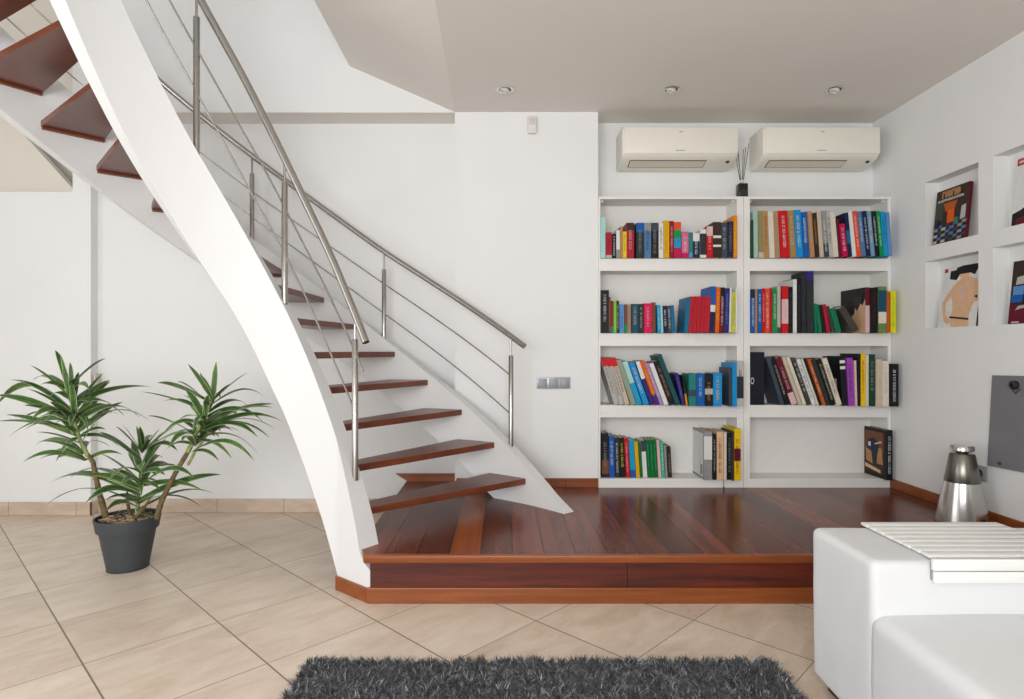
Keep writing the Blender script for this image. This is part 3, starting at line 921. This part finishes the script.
def leaf_board(name, label, yl, yr, z0, h, thick, face, art, lean=.03, edge='white', x=XR + .012):
    """board standing in a niche; face towards -X; u runs from the far (left in view) to the near side"""
    R = tag(empty(name, (x, yl, z0 + .0006), (0, math.atan2(lean, h), 0)), label, 'magazine' if name == 'magazine' else 'book', 'covers displayed in the wall niches')
    wd = yl - yr
    m = MB(); m.box((0, -wd, 0), (thick, 0, h)); m.box((-.0003, -wd - .0005, 0), (thick + .0003, -wd + .001, h), 1)
    m.build('cover', [cmat(face), cmat(edge)], R)
    m = MB(); mats = []
    for i, (k, poly) in enumerate(art):
        mats.append(cmat(k)); x_ = -.0006 - .00015 * i
        n = len(poly)
        m.add([(x_, -wd * u_, h * v_) for u_, v_ in poly] + [(.0005, -wd * u_, h * v_) for u_, v_ in poly],
              [tuple(range(n))] + [(q, (q + 1) % n, n + (q + 1) % n, n + q) for q in range(n)], i)
    m.build('cover_picture', mats, R)
    return R


def glyphs(k, u0, u1, v0, v1, n, seed):
    r = random.Random(seed); out = []; w_ = (u1 - u0) / n
    for i in range(n):
        a = u0 + i * w_; b = a + w_ * .75
        out.append((k, [(a, v0), (a + w_ * .25, v0), (a + w_ * .25, v1), (a, v1)]))
        c = r.choice((0, 1, 2))
        if c != 1: out.append((k, [(a, v1 - (v1 - v0) * .25), (b, v1 - (v1 - v0) * .25), (b, v1), (a, v1)]))
        if c != 0: out.append((k, [(b - w_ * .2, v0), (b, v0), (b, v1), (b - w_ * .2, v1)]))
        if c == 2: out.append((k, [(a, v0), (b, v0), (b, v0 + (v1 - v0) * .2), (a, v0 + (v1 - v0) * .2)]))
    return out


art = [('dbrown', [(0, 0), (1, 0), (1, 1), (0, 1)]), ('dgrey', [(.0, .4), (.25, .4), (.25, .75), (0, .8)]),
       ('bsh', [(.33, .58), (.6, .58), (.68, .74), (.25, .74)]), ('rorange', [(.4, .36), (.62, .36), (.6, .6), (.4, .6)]),
       ('lgrey', [(.8, .36), (.95, .38), (.95, .62), (.82, .6)])]
rr = random.Random(5)
for i in range(6):
    for j in range(8):
        if (i + j) % 2 == 0:
            y0 = .02 + i * .055; k = rr.choice(('slate', 'steel', 'lgrey', 'glav'))
            a = j * .125
            art.append((k, [(a, y0), (min(1, a + .12), y0), (min(1, a + .14), y0 + .05), (a + .02, y0 + .05)]))
art += [('navy', [(.1, .3), (.2, .3), (.18, .45), (.1, .45)]), ('teal', [(.65, .3), (.75, .3), (.74, .42), (.66, .42)])]
art += glyphs('tan', .2, .78, .84, .96, 6, 3) + glyphs('lgrey', .1, .88, .77, .81, 11, 4)
leaf_board('picture_book', 'dark picture book with orange title in the upper left niche', 3.495, 3.25, NZ[1][0], .312, .018, 'dbrown', art, .03, 'maroon')
skin, skd = 'peach', 'tan'
art = [('white', [(0, 0), (1, 0), (1, 1), (0, 1)]),
       (skin, [(.36, 0), (.82, 0), (.8, .2), (.92, .45), (.98, .62), (.9, .74), (.7, .8), (.5, .8), (.3, .68), (.28, .52), (.36, .3), (.32, .14)]),
       (skin, [(.3, .68), (.1, .48), (.04, .4), (.16, .1), (.3, .04), (.34, .1), (.18, .22), (.16, .4), (.34, .56)]),
       (skin, [(.98, .64), (1.0, .4), (.62, .34), (.5, .36), (.52, .42), (.86, .46)]),
       ('pinkc', [(.5, .42), (.58, .4), (.62, .66), (.54, .68)]),
       (skin, [(.46, .8), (.66, .8), (.72, .9), (.4, .9)]),
       ('black', [(.18, .8), (.36, .77), (.44, .86), (.7, .86), (.82, .82), (.94, .99), (.5, .995), (.18, .95)]),
       ('dbrown', [(.3, .15), (.8, .1), (.8, .13), (.3, .18)]),
       ('black', [(.86, .47), (.96, .44), (.94, .49)]),
       ('crimson', [(.02, .92), (.1, .92), (.1, .98), (.02, .98)]), ('white', [(.14, .93), (.34, .94), (.34, .97), (.14, .96)])]
leaf_board('magazine', 'magazine with a dark-haired figure on its cover in the lower left niche', 3.452, 3.172, NZ[0][0], .345, .006, 'lgrey', art, .045, 'slate', x=XR + .01)
art = [('white', [(0, 0), (1, 0), (1, 1), (0, 1)]), ('crimson', [(.02, .88), (.5, .88), (.5, .98), (.02, .98)]), ('pinkc', [(.06, .91), (.3, .91), (.3, .95), (.06, .95)]),
       ('black', [(0, 0), (1, 0), (1, .4), (.4, .3), (.2, .22), (0, .18)]), ('maroon', [(.1, .0), (.4, .0), (.4, .12), (.1, .1)])]
leaf_board('magazine', 'white magazine with a red corner in the upper right niche', 2.952, 2.70, NZ[1][0], .337, .008, 'white', art, .03, 'charcoal')
art = [('dbrown', [(0, 0), (1, 0), (1, 1), (0, 1)]), ('lgrey', [(.1, .62), (1, .66), (1, .8), (.3, .76), (.12, .74)]), ('lblue', [(.05, .44), (1, .44), (1, .6), (.05, .6)]),
       ('blue', [(.02, .34), (1, .34), (1, .46), (.02, .46)]), ('maroon', [(0, 0), (1, 0), (1, .28), (0, .3)]), ('lgrey', [(.14, .22), (.7, .3), (.75, .34), (.2, .28)]),
       ('black', [(.28, .3), (.38, .3), (.36, .72), (.32, .72)]), ('white', [(.08, .02), (.25, .02), (.25, .035), (.08, .035)])]
leaf_board('magazine', 'brown magazine with a blue sea view in the lower right niche', 2.972, 2.72, NZ[0][0], .312, .008, 'dbrown', art, .03, 'maroon')

# ------------------------------------------------------------------ air conditioners
M_ac = mat('aged_white_plastic', (234, 231, 220), .42, var=.01)
M_ac2 = mat('louvre_plastic', (218, 210, 194), .5, var=.01)
M_slot = mat('louvre_gap', (74, 64, 52), .7)
for i, (x0, x1, lb) in enumerate(((.763, 1.505, 'white wall air conditioner left of the reed diffuser'), (1.663, 2.412, 'white wall air conditioner in the corner, right of the reed diffuser'))):
    A = tag(empty('air_conditioner', ((x0 + x1) / 2, YB, 2.297)), lb, 'air conditioner', 'wall air conditioners')
    hw = (x1 - x0) / 2
    # side profile (y from wall, z up)
    prof = [(0, 0), (-.10, -.002), (-.185, .026), (-.214, .045), (-.222, .058), (-.222, .212), (-.205, .232), (0, .236)]
    m = MB(); n = len(prof)
    vs = [(-hw, y, z) for y, z in prof] + [(hw, y, z) for y, z in prof]
    m.add(vs, [tuple(range(n)), tuple(reversed(range(n, 2 * n)))] + [(k, (k + 1) % n, n + (k + 1) % n, n + k) for k in range(n)])
    m.build('housing', M_ac, A, bevel=.012, seg=3, smooth=True)
    m = MB(); m.box((-hw + .012, -.2275, .054), (hw - .004, -.2215, .222)); m.build('front_panel', M_ac, A, bevel=.004, smooth=True)
    # louvre lies on the slanted lower face between (-.10,0) and (-.212,.085)
    p0, p1 = Vector((0, -.104, -.0007)), Vector((0, -.184, .0257))
    ey = (p1 - p0).normalized(); nx = Vector((1, 0, 0)).cross(ey).normalized()
    if nx.z > 0: nx = -nx
    Mx = Matrix(((1, ey.x, nx.x, p0.x), (0, ey.y, nx.y, p0.y), (0, ey.z, nx.z, p0.z), (0, 0, 0, 1)))
    Lh = (p1 - p0).length
    m = MB(); m.box((-hw + .055, .006, -.002), (hw - .19, Lh - .002, .002), 0, Mx); m.build('louvre_gap', M_slot, A)
    m = MB(); m.box((-hw + .060, .014, .002), (hw - .195, Lh * .5 - .001, .0055), 0, Mx); m.box((-hw + .060, Lh * .5, .002), (hw - .195, Lh - .008, .0055), 0, Mx); m.build('louvre', M_ac2, A, bevel=.001)
    m = MB(); m.lathe([(.012, 0), (.012, .004), (.009, .006)], 16, 0, Mx @ Matrix.Translation((hw - .05, Lh * .8, 0))); m.build('indicator', M_slot, A, smooth=True)
    m = MB()
    rnd = random.Random(3)
    for k in range(7):
        m.box((-.032 + k * .0085, -.2285, .072), (-.0255 + k * .0085, -.2277, .0765))
    m.build('maker_mark', mat('grey_print', (120, 120, 122), .5), A)
    m = MB(); m.box((-.008, -.2285, .190), (.014, -.2277, .194)); m.build('small_mark', MATS['grey_print'], A)

# ------------------------------------------------------------------ reed diffuser on top of the bookcases
D = tag(empty('reed_diffuser', (1.548, 3.872, 2.0835)), 'small dark glass reed diffuser standing on the bookcase top', 'diffuser')
M_dglass = mat('dark_glass', (26, 28, 30), .1)
m = MB(); m.box((-.030, -.030, 0), (.030, .030, .088)); m.build('bottle', M_dglass, D, bevel=.006, smooth=True)
m = MB(); m.box((-.016, -.0312, .004), (.024, -.0300, .044)); m.build('bottle_label', M_dark, D)
m = MB(); m.lathe([(.010, .086), (.010, .094), (.013, .095), (.013, .115), (.010, .116)], 16); m.build('neck_collar', mat('silver', (.8, .8, .8, 1), .2, 1), D, smooth=True)
M_reed = mat('dark_reed', (70, 56, 48), .8)
for k, (dx, dy, hh) in enumerate(((-.045, .01, .25), (-.035, -.02, .24), (-.018, .02, .22), (.004, -.015, .23), (.03, .012, .25), (.042, -.01, .27), (-.028, .03, .2))):
    m = MB(); m.tube([(dx * .12, dy * .12, .03), (dx * .25, dy * .25, .115), (dx, dy, hh + .08)], .0019, 6); m.build('reed', M_reed, D)

# ------------------------------------------------------------------ small fittings on walls and ceiling
S = tag(empty('light_switch', ((553.5 - 503) * YP / F, YP, .885)), 'silver triple light switch on the pier beside the handrail', 'switch')
M_sw = mat('silver_plastic', (172, 176, 182), .35, .3, var=.02)
m = MB(); m.box((-.108, -.008, -.038), (.108, 0, .038)); m.build('frame', M_sw, S, bevel=.003, smooth=True)
for k in (-1, 0, 1):
    m = MB(); m.box((k * .071 - .028, -.013, -.028), (k * .071 + .028, -.007, .028)); m.build('rocker', mat('silver_rocker', (150, 153, 158), .5, .2, var=.02), S, bevel=.003, smooth=True)

S = tag(empty('motion_sensor', ((532 - 503) * YP / F, YP, 2.54)), 'small white motion sensor high on the pier under the ceiling', 'sensor')
m = MB(); m.box((-.030, -.030, -.055), (.030, 0, .055)); m.build('body', mat('sensor_plastic', (226, 222, 218), .4), S, bevel=.01, seg=3, smooth=True)
m = MB(); m.box((-.018, -.034, .0), (.018, -.029, .04)); m.build('lens', mat('sensor_lens', (205, 200, 198), .3), S, bevel=.003, smooth=True)

S = tag(empty('wall_outlet', (XR, 3.12, .455)), 'grey wall outlet behind the cone speaker', 'outlet')
m = MB(); m.box((-.010, -.04, -.04), (0, .04, .04)); m.build('faceplate', mat('outlet_grey', (150, 150, 148), .4), S, bevel=.003, smooth=True)
m = MB(); m.lathe([(.020, 0), (.020, .003), (.016, .003), (.015, .0005)], 20, 0, Matrix.Translation((-.010, 0, 0)) @ Matrix.Rotation(-PI / 2, 4, 'Y')); m.build('socket', M_dark, S, smooth=True)

S = tag(empty('light_switch_cover', (-2.7275, 4.005, .89)), 'small beige switch plate on the left wall return above the plant', 'switch')
m = MB(); m.box((0, -.028, -.05), (.012, .02, .05)); m.build('faceplate', mat('beige_plate', (214, 200, 180), .4), S, bevel=.003, smooth=True)

S = tag(empty('grey_panel', (XR, 2.95, .5)), 'plain grey metal sheet hung on the right wall below the niches', 'panel')
m = MB()
m.add([(-.012, .12, .004), (-.012, -.33, .02), (-.014, -.33, .48), (-.012, .09, .469), (-.002, .12, .004), (-.002, -.33, .02), (-.002, -.33, .48), (-.002, .09, .469)],
      [(0, 1, 2, 3), (7, 6, 5, 4), (0, 4, 5, 1), (1, 5, 6, 2), (2, 6, 7, 3), (3, 7, 4, 0)])
m.build('sheet', mat('grey_metal_paint', (124, 122, 127), .45, var=.03, nscale=6), S, bevel=.001)
m = MB(); m.lathe([(.0, 0), (.020, 0), (.022, .008), (.020, .02), (.008, .024)], 20, 0, Matrix.Translation((-.014, -.055, .428)) @ Matrix.Rotation(-PI / 2, 4, 'Y'), cap=False); m.build('knob', M_dark, S, smooth=True)
m = MB(); m.tube([(-.016, -.03, .41), (-.018, -.055, .388), (-.016, -.08, .41)], .003, 6); m.build('wire_loop', mat('grey_wire', (70, 70, 74), .4), S)
m = MB(); m.lathe([(.0, 0), (.009, 0), (.008, .008), (.003, .01)], 14, 0, Matrix.Translation((-.013, .04, .03)) @ Matrix.Rotation(-PI / 2, 4, 'Y'), cap=False); m.build('screw', MATS['grey_wire'], S, smooth=True)

M_chrome = mat('chrome', (.75, .75, .74, 1), .15, 1, var=.02)
dl = [('round chrome ceiling downlight nearest the staircase, above the pier', .012), ('round chrome ceiling downlight in the middle, above the left air conditioner', .99), ('round chrome ceiling downlight nearest the niche wall', 1.95)]
for lb, x in dl:
    S = tag(empty('downlight', (x, 3.51, H)), lb, 'downlight', 'ceiling downlights')
    m = MB(); m.lathe([(.052, 0), (.052, -.005), (.046, -.008), (.037, -.005), (.036, .0)], 32, cap=False); m.build('ring', M_chrome, S, smooth=True)
    m = MB(); m.lathe([(.036, -.001), (.001, -.0015)], 28, cap=False); m.build('baffle', mat('lamp_baffle', (96, 94, 88), .5), S)
    m = MB(); m.lathe([(.005, .004), (.028, .002), (.031, -.009), (.022, -.018), (.008, -.012), (.002, -.011)], 24, 0, Matrix.Translation((-.002, 0, 0)) @ Matrix.Rotation(.35, 4, 'Y'), cap=False)
    m.build('lamp', mat('lamp_face', (214, 214, 204), .25), S, smooth=True)

# ------------------------------------------------------------------ cone speaker
S = tag(empty('cone_speaker', (2.352, 3.06, ZP)), 'tall polished metal cone speaker standing on the platform by the right wall', 'speaker')
M_alu = mat('polished_aluminium', (.62, .61, .60, 1), .2, 1, var=.03, nscale=3)
M_alud = mat('dark_brushed_metal', (.23, .215, .19, 1), .3, 1, var=.05, nscale=80)
m = MB(); m.lathe([(.112, 0), (.1165, .004), (.1165, .010), (.0765, .212)], 48); m.build('lower_cone', M_alu, S, smooth=True)
m = MB(); m.lathe([(.0762, .212), (.0775, .216), (.0545, .352), (.050, .357), (.02, .358)], 48); m.build('upper_cone', M_alud, S, smooth=True)
m = MB(); m.lathe([(.026, .357), (.026, .369)], 24); m.build('neck', M_dark, S, smooth=True)
m = MB(); m.lathe([(.046, .368), (.052, .372), (.052, .392), (.047, .398), (.02, .399)], 40); m.build('cap', M_alu, S, smooth=True)
m = MB(); m.box((.008, -.118, .018), (.018, -.108, .05), 0, Matrix.Rotation(.1, 4, 'Z')); m.build('logo_plate', M_dark, S)

# ------------------------------------------------------------------ sofa
M_sofa = mat('white_sofa_leather', (.72, .73, .74, 1), .55, var=.02, nscale=5, bump=.15, bscale=9)
S = tag(empty('sofa', (1.7, 1.2, 0)), 'white leather sofa at the right front with a slatted tray on its arm', 'sofa')


def soft_box(name, a, b, bev, parent, amp=.004, sub=3, scale=4.0, mt=None):
    a = Vector(a) - parent.location; b = Vector(b) - parent.location
    bm = bmesh.new()
    bmesh.ops.create_cube(bm, size=1)
    for v_ in bm.verts:
        v_.co = Vector((a.x + (v_.co.x + .5) * (b.x - a.x), a.y + (v_.co.y + .5) * (b.y - a.y), a.z + (v_.co.z + .5) * (b.z - a.z)))
    bmesh.ops.bevel(bm, geom=bm.edges[:], offset=bev, segments=5, profile=.5, affect='EDGES')
    bmesh.ops.subdivide_edges(bm, edges=[e for e in bm.edges if e.calc_length() > .12], cuts=14, use_grid_fill=True)
    bm.normal_update()
    for v_ in bm.verts:
        p = v_.co
        v_.co += v_.normal * (noise.noise(p * scale) * amp + noise.noise(Vector((p.x * 3, p.y * 14, p.z * 9))) * amp * .5)
    for f_ in bm.faces: f_.smooth = True
    me = bpy.data.meshes.new(name); bm.to_mesh(me); bm.free(); me.materials.append(mt or M_sofa)
    o = bpy.data.objects.new(name, me); COL.objects.link(o); o.parent = parent
    return o


soft_box('armrest', (1.013, 1.635, .035), (2.42, 1.965, .518), .022, S, .003)
soft_box('seat', (1.006, .25, .035), (2.42, 1.66, .374), .04, S, .006)
m = MB(); m.box((1.05, .3, .0), (2.40, 1.93, .05)); pbuild(m, 'base', M_dark, S)

S = tag(empty('slatted_tray', (1.4, 1.8, .52)), 'white slatted flexible tray draped over the sofa armrest', 'tray')
M_tray = mat('white_tray_lacquer', (.80, .80, .775, 1), .4, var=.01)
nsl = 8
for k in range(nsl):
    y1 = 1.972 - k * .0405; y0 = y1 - .0375
    m = MB(); m.box((1.180, y0, .5215), (1.628, y1, .531)); pbuild(m, 'slat', M_tray, S, bevel=.0025, smooth=True)
yf_ = 1.972 - nsl * .0405
m = MB(); m.box((1.184, yf_ + .004, .5195), (1.624, 1.968, .5235)); pbuild(m, 'backing', mat('grey_felt', (150, 150, 146), .9), S)
for k in range(2):
    z1 = .531 - k * .034
    m = MB(); m.box((1.166 + .004 * k, 1.617, z1 - .0315), (1.628, 1.629, z1)); pbuild(m, 'slat', M_tray, S, bevel=.0025, smooth=True)
m = MB(); m.box((1.1685, 1.629, .472), (1.62, 1.633, .52)); pbuild(m, 'hanging_backing', MATS['grey_felt'], S)

# ------------------------------------------------------------------ shaggy rug
R = tag(empty('shag_rug', (.13, 1.45, 0)), 'charcoal grey shaggy rug lying on the tiles in the foreground', 'rug')
m = MB(); m.box((-.66, .70, .001), (.915, 2.045, .012)); pbuild(m, 'backing', mat('rug_backing', (34, 35, 38), .9), R, bevel=.002)
M_pile = bpy.data.materials.new('rug_pile'); t = NT(M_pile)
att = t.new('ShaderNodeAttribute'); att.attribute_name = 'tone'
t.link(att.outputs['Color'], t.b.inputs['Base Color'])
t.b.inputs['Roughness'].default_value = .5
t.b.inputs['Sheen Weight'].default_value = .3
rng = np.random.default_rng(11)
NB = 130000
bx = rng.uniform(-.67, .925, NB)
by = np.where(rng.random(NB) < .72, rng.uniform(1.70, 2.055, NB), rng.uniform(.70, 1.70, NB))
cl = np.sin(bx * 41 + np.sin(by * 33) * 2) * np.sin(by * 47 + np.sin(bx * 29) * 2)
ln = rng.uniform(.028, .050, NB)
cx_ = np.floor((bx + .006 * np.sin(by * 90)) / .016).astype(int); cy_ = np.floor((by + .006 * np.sin(bx * 83)) / .016).astype(int)
hsh = np.abs(np.sin(cx_ * 12.9898 + cy_ * 78.233) * 43758.5453) % 1
hs2 = np.abs(np.sin(cx_ * 39.346 + cy_ * 11.135) * 24634.6345) % 1
az = hsh * 2 * PI + rng.normal(0, .55, NB)
tilt = .15 + hs2 * .7 + rng.uniform(-.12, .3, NB)
wdt = rng.uniform(.0010, .0019, NB)
dx = np.cos(az) * np.sin(tilt); dy = np.sin(az) * np.sin(tilt); dz = np.cos(tilt)
ex = -np.sin(az + rng.uniform(-1, 1, NB)); ey = np.cos(az + rng.uniform(-1, 1, NB))
V = np.zeros((NB, 5, 3))
base = np.stack([bx, by, np.full(NB, .010)], 1)
side = np.stack([ex, ey, np.zeros(NB)], 1) * wdt[:, None]
mid = base + np.stack([dx * .35, dy * .35, dz * .8 + .1], 1) * (ln * .6)[:, None]
tip = base + np.stack([dx * 1.1, dy * 1.1, dz * .85], 1) * ln[:, None]
V[:, 0] = base - side; V[:, 1] = base + side; V[:, 2] = mid + side; V[:, 3] = mid - side; V[:, 4] = tip
V -= np.array([.13, 1.45, 0])
me = bpy.data.meshes.new('pile')
me.vertices.add(NB * 5); me.vertices.foreach_set('co', V.reshape(-1))
loops = np.tile(np.array([0, 1, 2, 3, 3, 2, 4]), (NB, 1)) + np.arange(NB)[:, None] * 5
me.loops.add(NB * 7); me.loops.foreach_set('vertex_index', loops.reshape(-1).astype(np.int32))
me.polygons.add(NB * 2)
st_ = (np.arange(NB)[:, None] * 7 + np.array([0, 4])).reshape(-1)
me.polygons.foreach_set('loop_start', st_.astype(np.int32))
me.update(calc_edges=True); me.validate()
tone = np.clip(rng.normal(.028, .02, NB), .004, .2)
lt_ = rng.random(NB) < (.12 + .3 * hs2 * hsh * 2)
tone = np.where(lt_, rng.uniform(.14, .55, NB), tone)
cols = np.stack([tone * .93, tone * .98, tone * 1.06, np.ones(NB)], 1)
ca_ = me.color_attributes.new('tone', 'FLOAT_COLOR', 'POINT')
ca_.data.foreach_set('color', np.repeat(cols, 5, axis=0).reshape(-1).astype(np.float32))
me.materials.append(M_pile)
o = bpy.data.objects.new('pile', me); COL.objects.link(o); o.parent = R; o['kind'] = 'stuff'

# ------------------------------------------------------------------ potted plant
PY = 3.02
PX = (128 - 503) * PY / F
S = tag(empty('potted_dracaena', (PX, PY, 0)), 'three-headed variegated dracaena in a dark grey pot on the tiles', 'plant')
M_pot = mat('dark_grey_pot', (58, 62, 66), .55, var=.03)
m = MB(); m.lathe([(.088, 0), (.093, .003), (.127, .195), (.138, .197), (.148, .252), (.1475, .260), (.141, .260), (.138, .225), (.132, .20)], 48, cap=False)
m.lathe([(.095, 0.001), (.001, .001)], 48, cap=False); m.build('pot', M_pot, S, smooth=True, angle=30)
M_soil = mat('bark_soil', (96, 74, 58), .95, var=.5, nscale=90)
m = MB(); m.lathe([(.137, .228), (.08, .236), (.001, .240)], 32, cap=False); m.build('soil', M_soil, S, smooth=True)
m = MB(); rnd = random.Random(9)
for k in range(170):
    a = rnd.uniform(0, 2 * PI); r_ = .128 * math.sqrt(rnd.random())
    M_ = Matrix.Translation((r_ * math.cos(a), r_ * math.sin(a), .243 + rnd.uniform(-.003, .006))) @ Matrix.Rotation(rnd.uniform(0, 6), 4, 'Z') @ Matrix.Rotation(rnd.uniform(-.6, .6), 4, 'X')
    s_ = rnd.uniform(.005, .012)
    m.box((-s_, -s_ * .6, -s_ * .4), (s_, s_ * .6, s_ * .4), 0 if rnd.random() < .6 else 1, M_)
o = m.build('bark_mulch', [mat('bark_light', (176, 150, 122), .9, var=.3), mat('bark_dark', (84, 58, 44), .9, var=.3)], S, bevel=.0015, seg=1); o['kind'] = 'stuff'

M_leaf = bpy.data.materials.new('variegated_leaf'); t = NT(M_leaf)
uvn = t.new('ShaderNodeUVMap'); uvn.uv_map = 'UVMap'; sp = t.new('ShaderNodeSeparateXYZ'); t.link(uvn.outputs[0], sp.inputs[0])
dd = t.math('ABSOLUTE', t.math('SUBTRACT', sp.outputs[0], .5))
stv = t.noise(t.coords((40, 40, 40)), 1, 2)
edge = t.math('GREATER_THAN', t.math('ADD', dd, t.math('MULTIPLY', stv, .08)), .44)
cen = t.math('LESS_THAN', t.math('ABSOLUTE', t.math('SUBTRACT', dd, .2)), .025)
g = t.ramp(t.noise(t.coords((6, 6, 6)), 2, 3), [(.3, srgb(42, 74, 36)), (.55, srgb(64, 106, 50)), (.75, srgb(112, 148, 72))])
g = t.mix(t.math('MULTIPLY', cen, .5), g, srgb(150, 170, 120))
g = t.mix(t.math('MULTIPLY', edge, .8), g, srgb(196, 202, 158))
t.link(g, t.b.inputs['Base Color']); t.b.inputs['Roughness'].default_value = .38
t.b.inputs['Specular IOR Level'].default_value = .45
M_stem = mat('plant_stem', (104, 88, 56), .8, var=.35, nscale=60, bump=.4, bscale=90)
M_stem2 = mat('plant_stem_green', (140, 150, 92), .7, var=.25, nscale=50)


def w_px(px, py, dy=0):
    Y = PY + dy
    return Vector(((px - 503) * Y / F - PX, dy, EYE - (py - 349.5) * Y / F))


def leaf(vs, fs, uvs, p0, p1, width, arch, rnd):
    n = 12
    d = p1 - p0; L = d.length
    up = Vector((0, 0, 1))
    side = d.cross(up)
    if side.length < 1e-4: side = Vector((1, 0, 0))
    side.normalize()
    side = (Matrix.Rotation(rnd.uniform(-.9, .9), 3, d.normalized()) @ side)
    o = len(vs)
    for i in range(n + 1):
        s = i / n
        bow = 4 * s * (1 - s) * (0.65 + .35 * s)
        p = p0 + d * s + up * arch * bow * L
        wv = width * (min(1, .45 + s * 2.2)) * (1 - max(0, (s - .5) / .5) ** 2.2) + .0006
        dn = (p1 - p0).cross(side).normalized() * (wv * .35)
        vs += [p - side * wv - dn * -1 * .5, p, p + side * wv - dn * -1 * .5]
        uvs += [(0, s), (.5, s), (1, s)]
    for i in range(n):
        a = o + 3 * i
        fs += [(a, a + 1, a + 4, a + 3), (a + 1, a + 2, a + 5, a + 4)]


def crown(name, axis, tips, extra, seed, spread, low):
    rnd = random.Random(seed)
    vs = []; fs = []; uvs = []
    A0, A1 = w_px(*axis[0]), w_px(*axis[1])
    items = []
    for (tx, ty) in tips:
        dy = rnd.uniform(-spread, spread)
        items.append((w_px(tx, ty, dy), rnd.uniform(.013, .019)))
    for k in range(extra):      # leaves pointing towards and away from the viewer
        a = rnd.uniform(0, 2 * PI); L = rnd.uniform(.18, .32)
        el = rnd.uniform(-.5, .9)
        c = A0.lerp(A1, rnd.uniform(.2, .98))
        items.append((c + Vector((math.cos(a) * math.cos(el) * L * .45, math.sin(a) * math.cos(el) * L, math.sin(el) * L)), rnd.uniform(.012, .018)))
    for tip, wd in items:
        hz = (tip.z - A0.z) / max(.05, (A1.z - A0.z))
        s = min(1, max(0, .12 + .62 * hz + rnd.uniform(-.22, .22)))
        b = A0.lerp(A1, s)
        L = (tip - b).length; wd *= low
        arch = .22 if tip.z < b.z + .06 else .09
        if (tip - b).normalized().z > .85: arch = .01
        leaf(vs, fs, uvs, b, b + (tip - b) * 1.07, wd * min(1.4, .6 + L * 1.6), arch * rnd.uniform(.7, 1.3), rnd)
    me = bpy.data.meshes.new(name)
    me.from_pydata([tuple(p) for p in vs], [], fs)
    ul = me.uv_layers.new(name='UVMap')
    for lp in me.loops: ul.data[lp.index].uv = uvs[lp.vertex_index]
    for p in me.polygons: p.use_smooth = True
    me.materials.append(M_leaf)
    o = bpy.data.objects.new(name, me); COL.objects.link(o); o.parent = S
    return o


left = [(0, 397), (12, 382), (11, 416), (35, 425), (56, 353), (78, 374), (101, 376), (108, 384), (146, 388), (120, 404), (118, 413), (146, 422), (122, 417), (136, 418), (94, 425), (56, 429), (13, 436), (3, 422), (35, 381), (24, 421), (38, 446), (27, 462), (50, 457), (117, 446), (120, 455), (58, 459), (2, 405), (30, 390), (88, 390), (70, 365)]
right = [(161, 384), (145, 393), (151, 417), (175, 424), (186, 432), (166, 402), (216, 364), (246, 374), (270, 405), (277, 422), (268, 409), (260, 422), (254, 437), (270, 429), (265, 437), (250, 460), (256, 455), (226, 420), (180, 383), (217, 460), (190, 405), (201, 374), (262, 398), (240, 410), (229, 385)]
midl = [(124, 427), (140, 428), (162, 432), (180, 433), (175, 451), (216, 476), (211, 495), (198, 507), (200, 491), (157, 521), (118, 517), (109, 502), (51, 506), (54, 485), (98, 454), (94, 481), (108, 500), (138, 513), (129, 454), (150, 440), (75, 478), (168, 470), (120, 505), (190, 478)]
crown('foliage', ((85, 460), (68, 388)), left, 40, 1, .16, 1.0)
crown('foliage', ((191, 455), (213, 400)), right, 30, 2, .15, 1.0)
crown('foliage', ((138, 512), (142, 452)), midl, 34, 3, .15, 1.15)


def stem(pts, rads, mt):
    m = MB(); P_ = [w_px(*p) for p in pts]
    # refine
    Q = []; RR = []
    for i in range(len(P_) - 1):
        for k in range(6):
            s = k / 6; Q.append(P_[i].lerp(P_[i + 1], s)); RR.append((rads[i] * (1 - s) + rads[i + 1] * s) * (1 + .07 * math.sin((i * 6 + k) * 2.1)))
    Q.append(P_[-1]); RR.append(rads[-1])
    m.tube(Q, RR, 12)
    return m.build('stem', mt, S, smooth=True)


stem([(107, 521, .02), (99, 492, .01), (93, 462, 0), (88, 455, 0)], [.016, .013, .011, .010], M_stem)
stem([(89, 458, 0), (80, 440, 0), (70, 405, 0)], [.011, .009, .004], M_stem2)
stem([(156, 519, -.01), (162, 500, 0), (176, 472, 0), (189, 450, 0)], [.014, .013, .012, .011], M_stem)
stem([(188, 452, 0), (198, 430, 0), (212, 400, 0)], [.012, .010, .004], M_stem2)
stem([(188, 465, .02), (196, 450, .02), (204, 440, .03), (212, 425, .03)], [.007, .007, .006, .003], M_stem2)
stem([(137, 521, .03), (138, 500, .02), (142, 470, 0)], [.012, .010, .004], M_stem2)
stem([(131, 519, .06), (128, 505, .05), (127, 490, .04)], [.009, .008, .004], M_stem)
stem([(134, 519, -.03), (144, 508, -.02), (150, 498, 0)], [.009, .008, .003], M_stem)
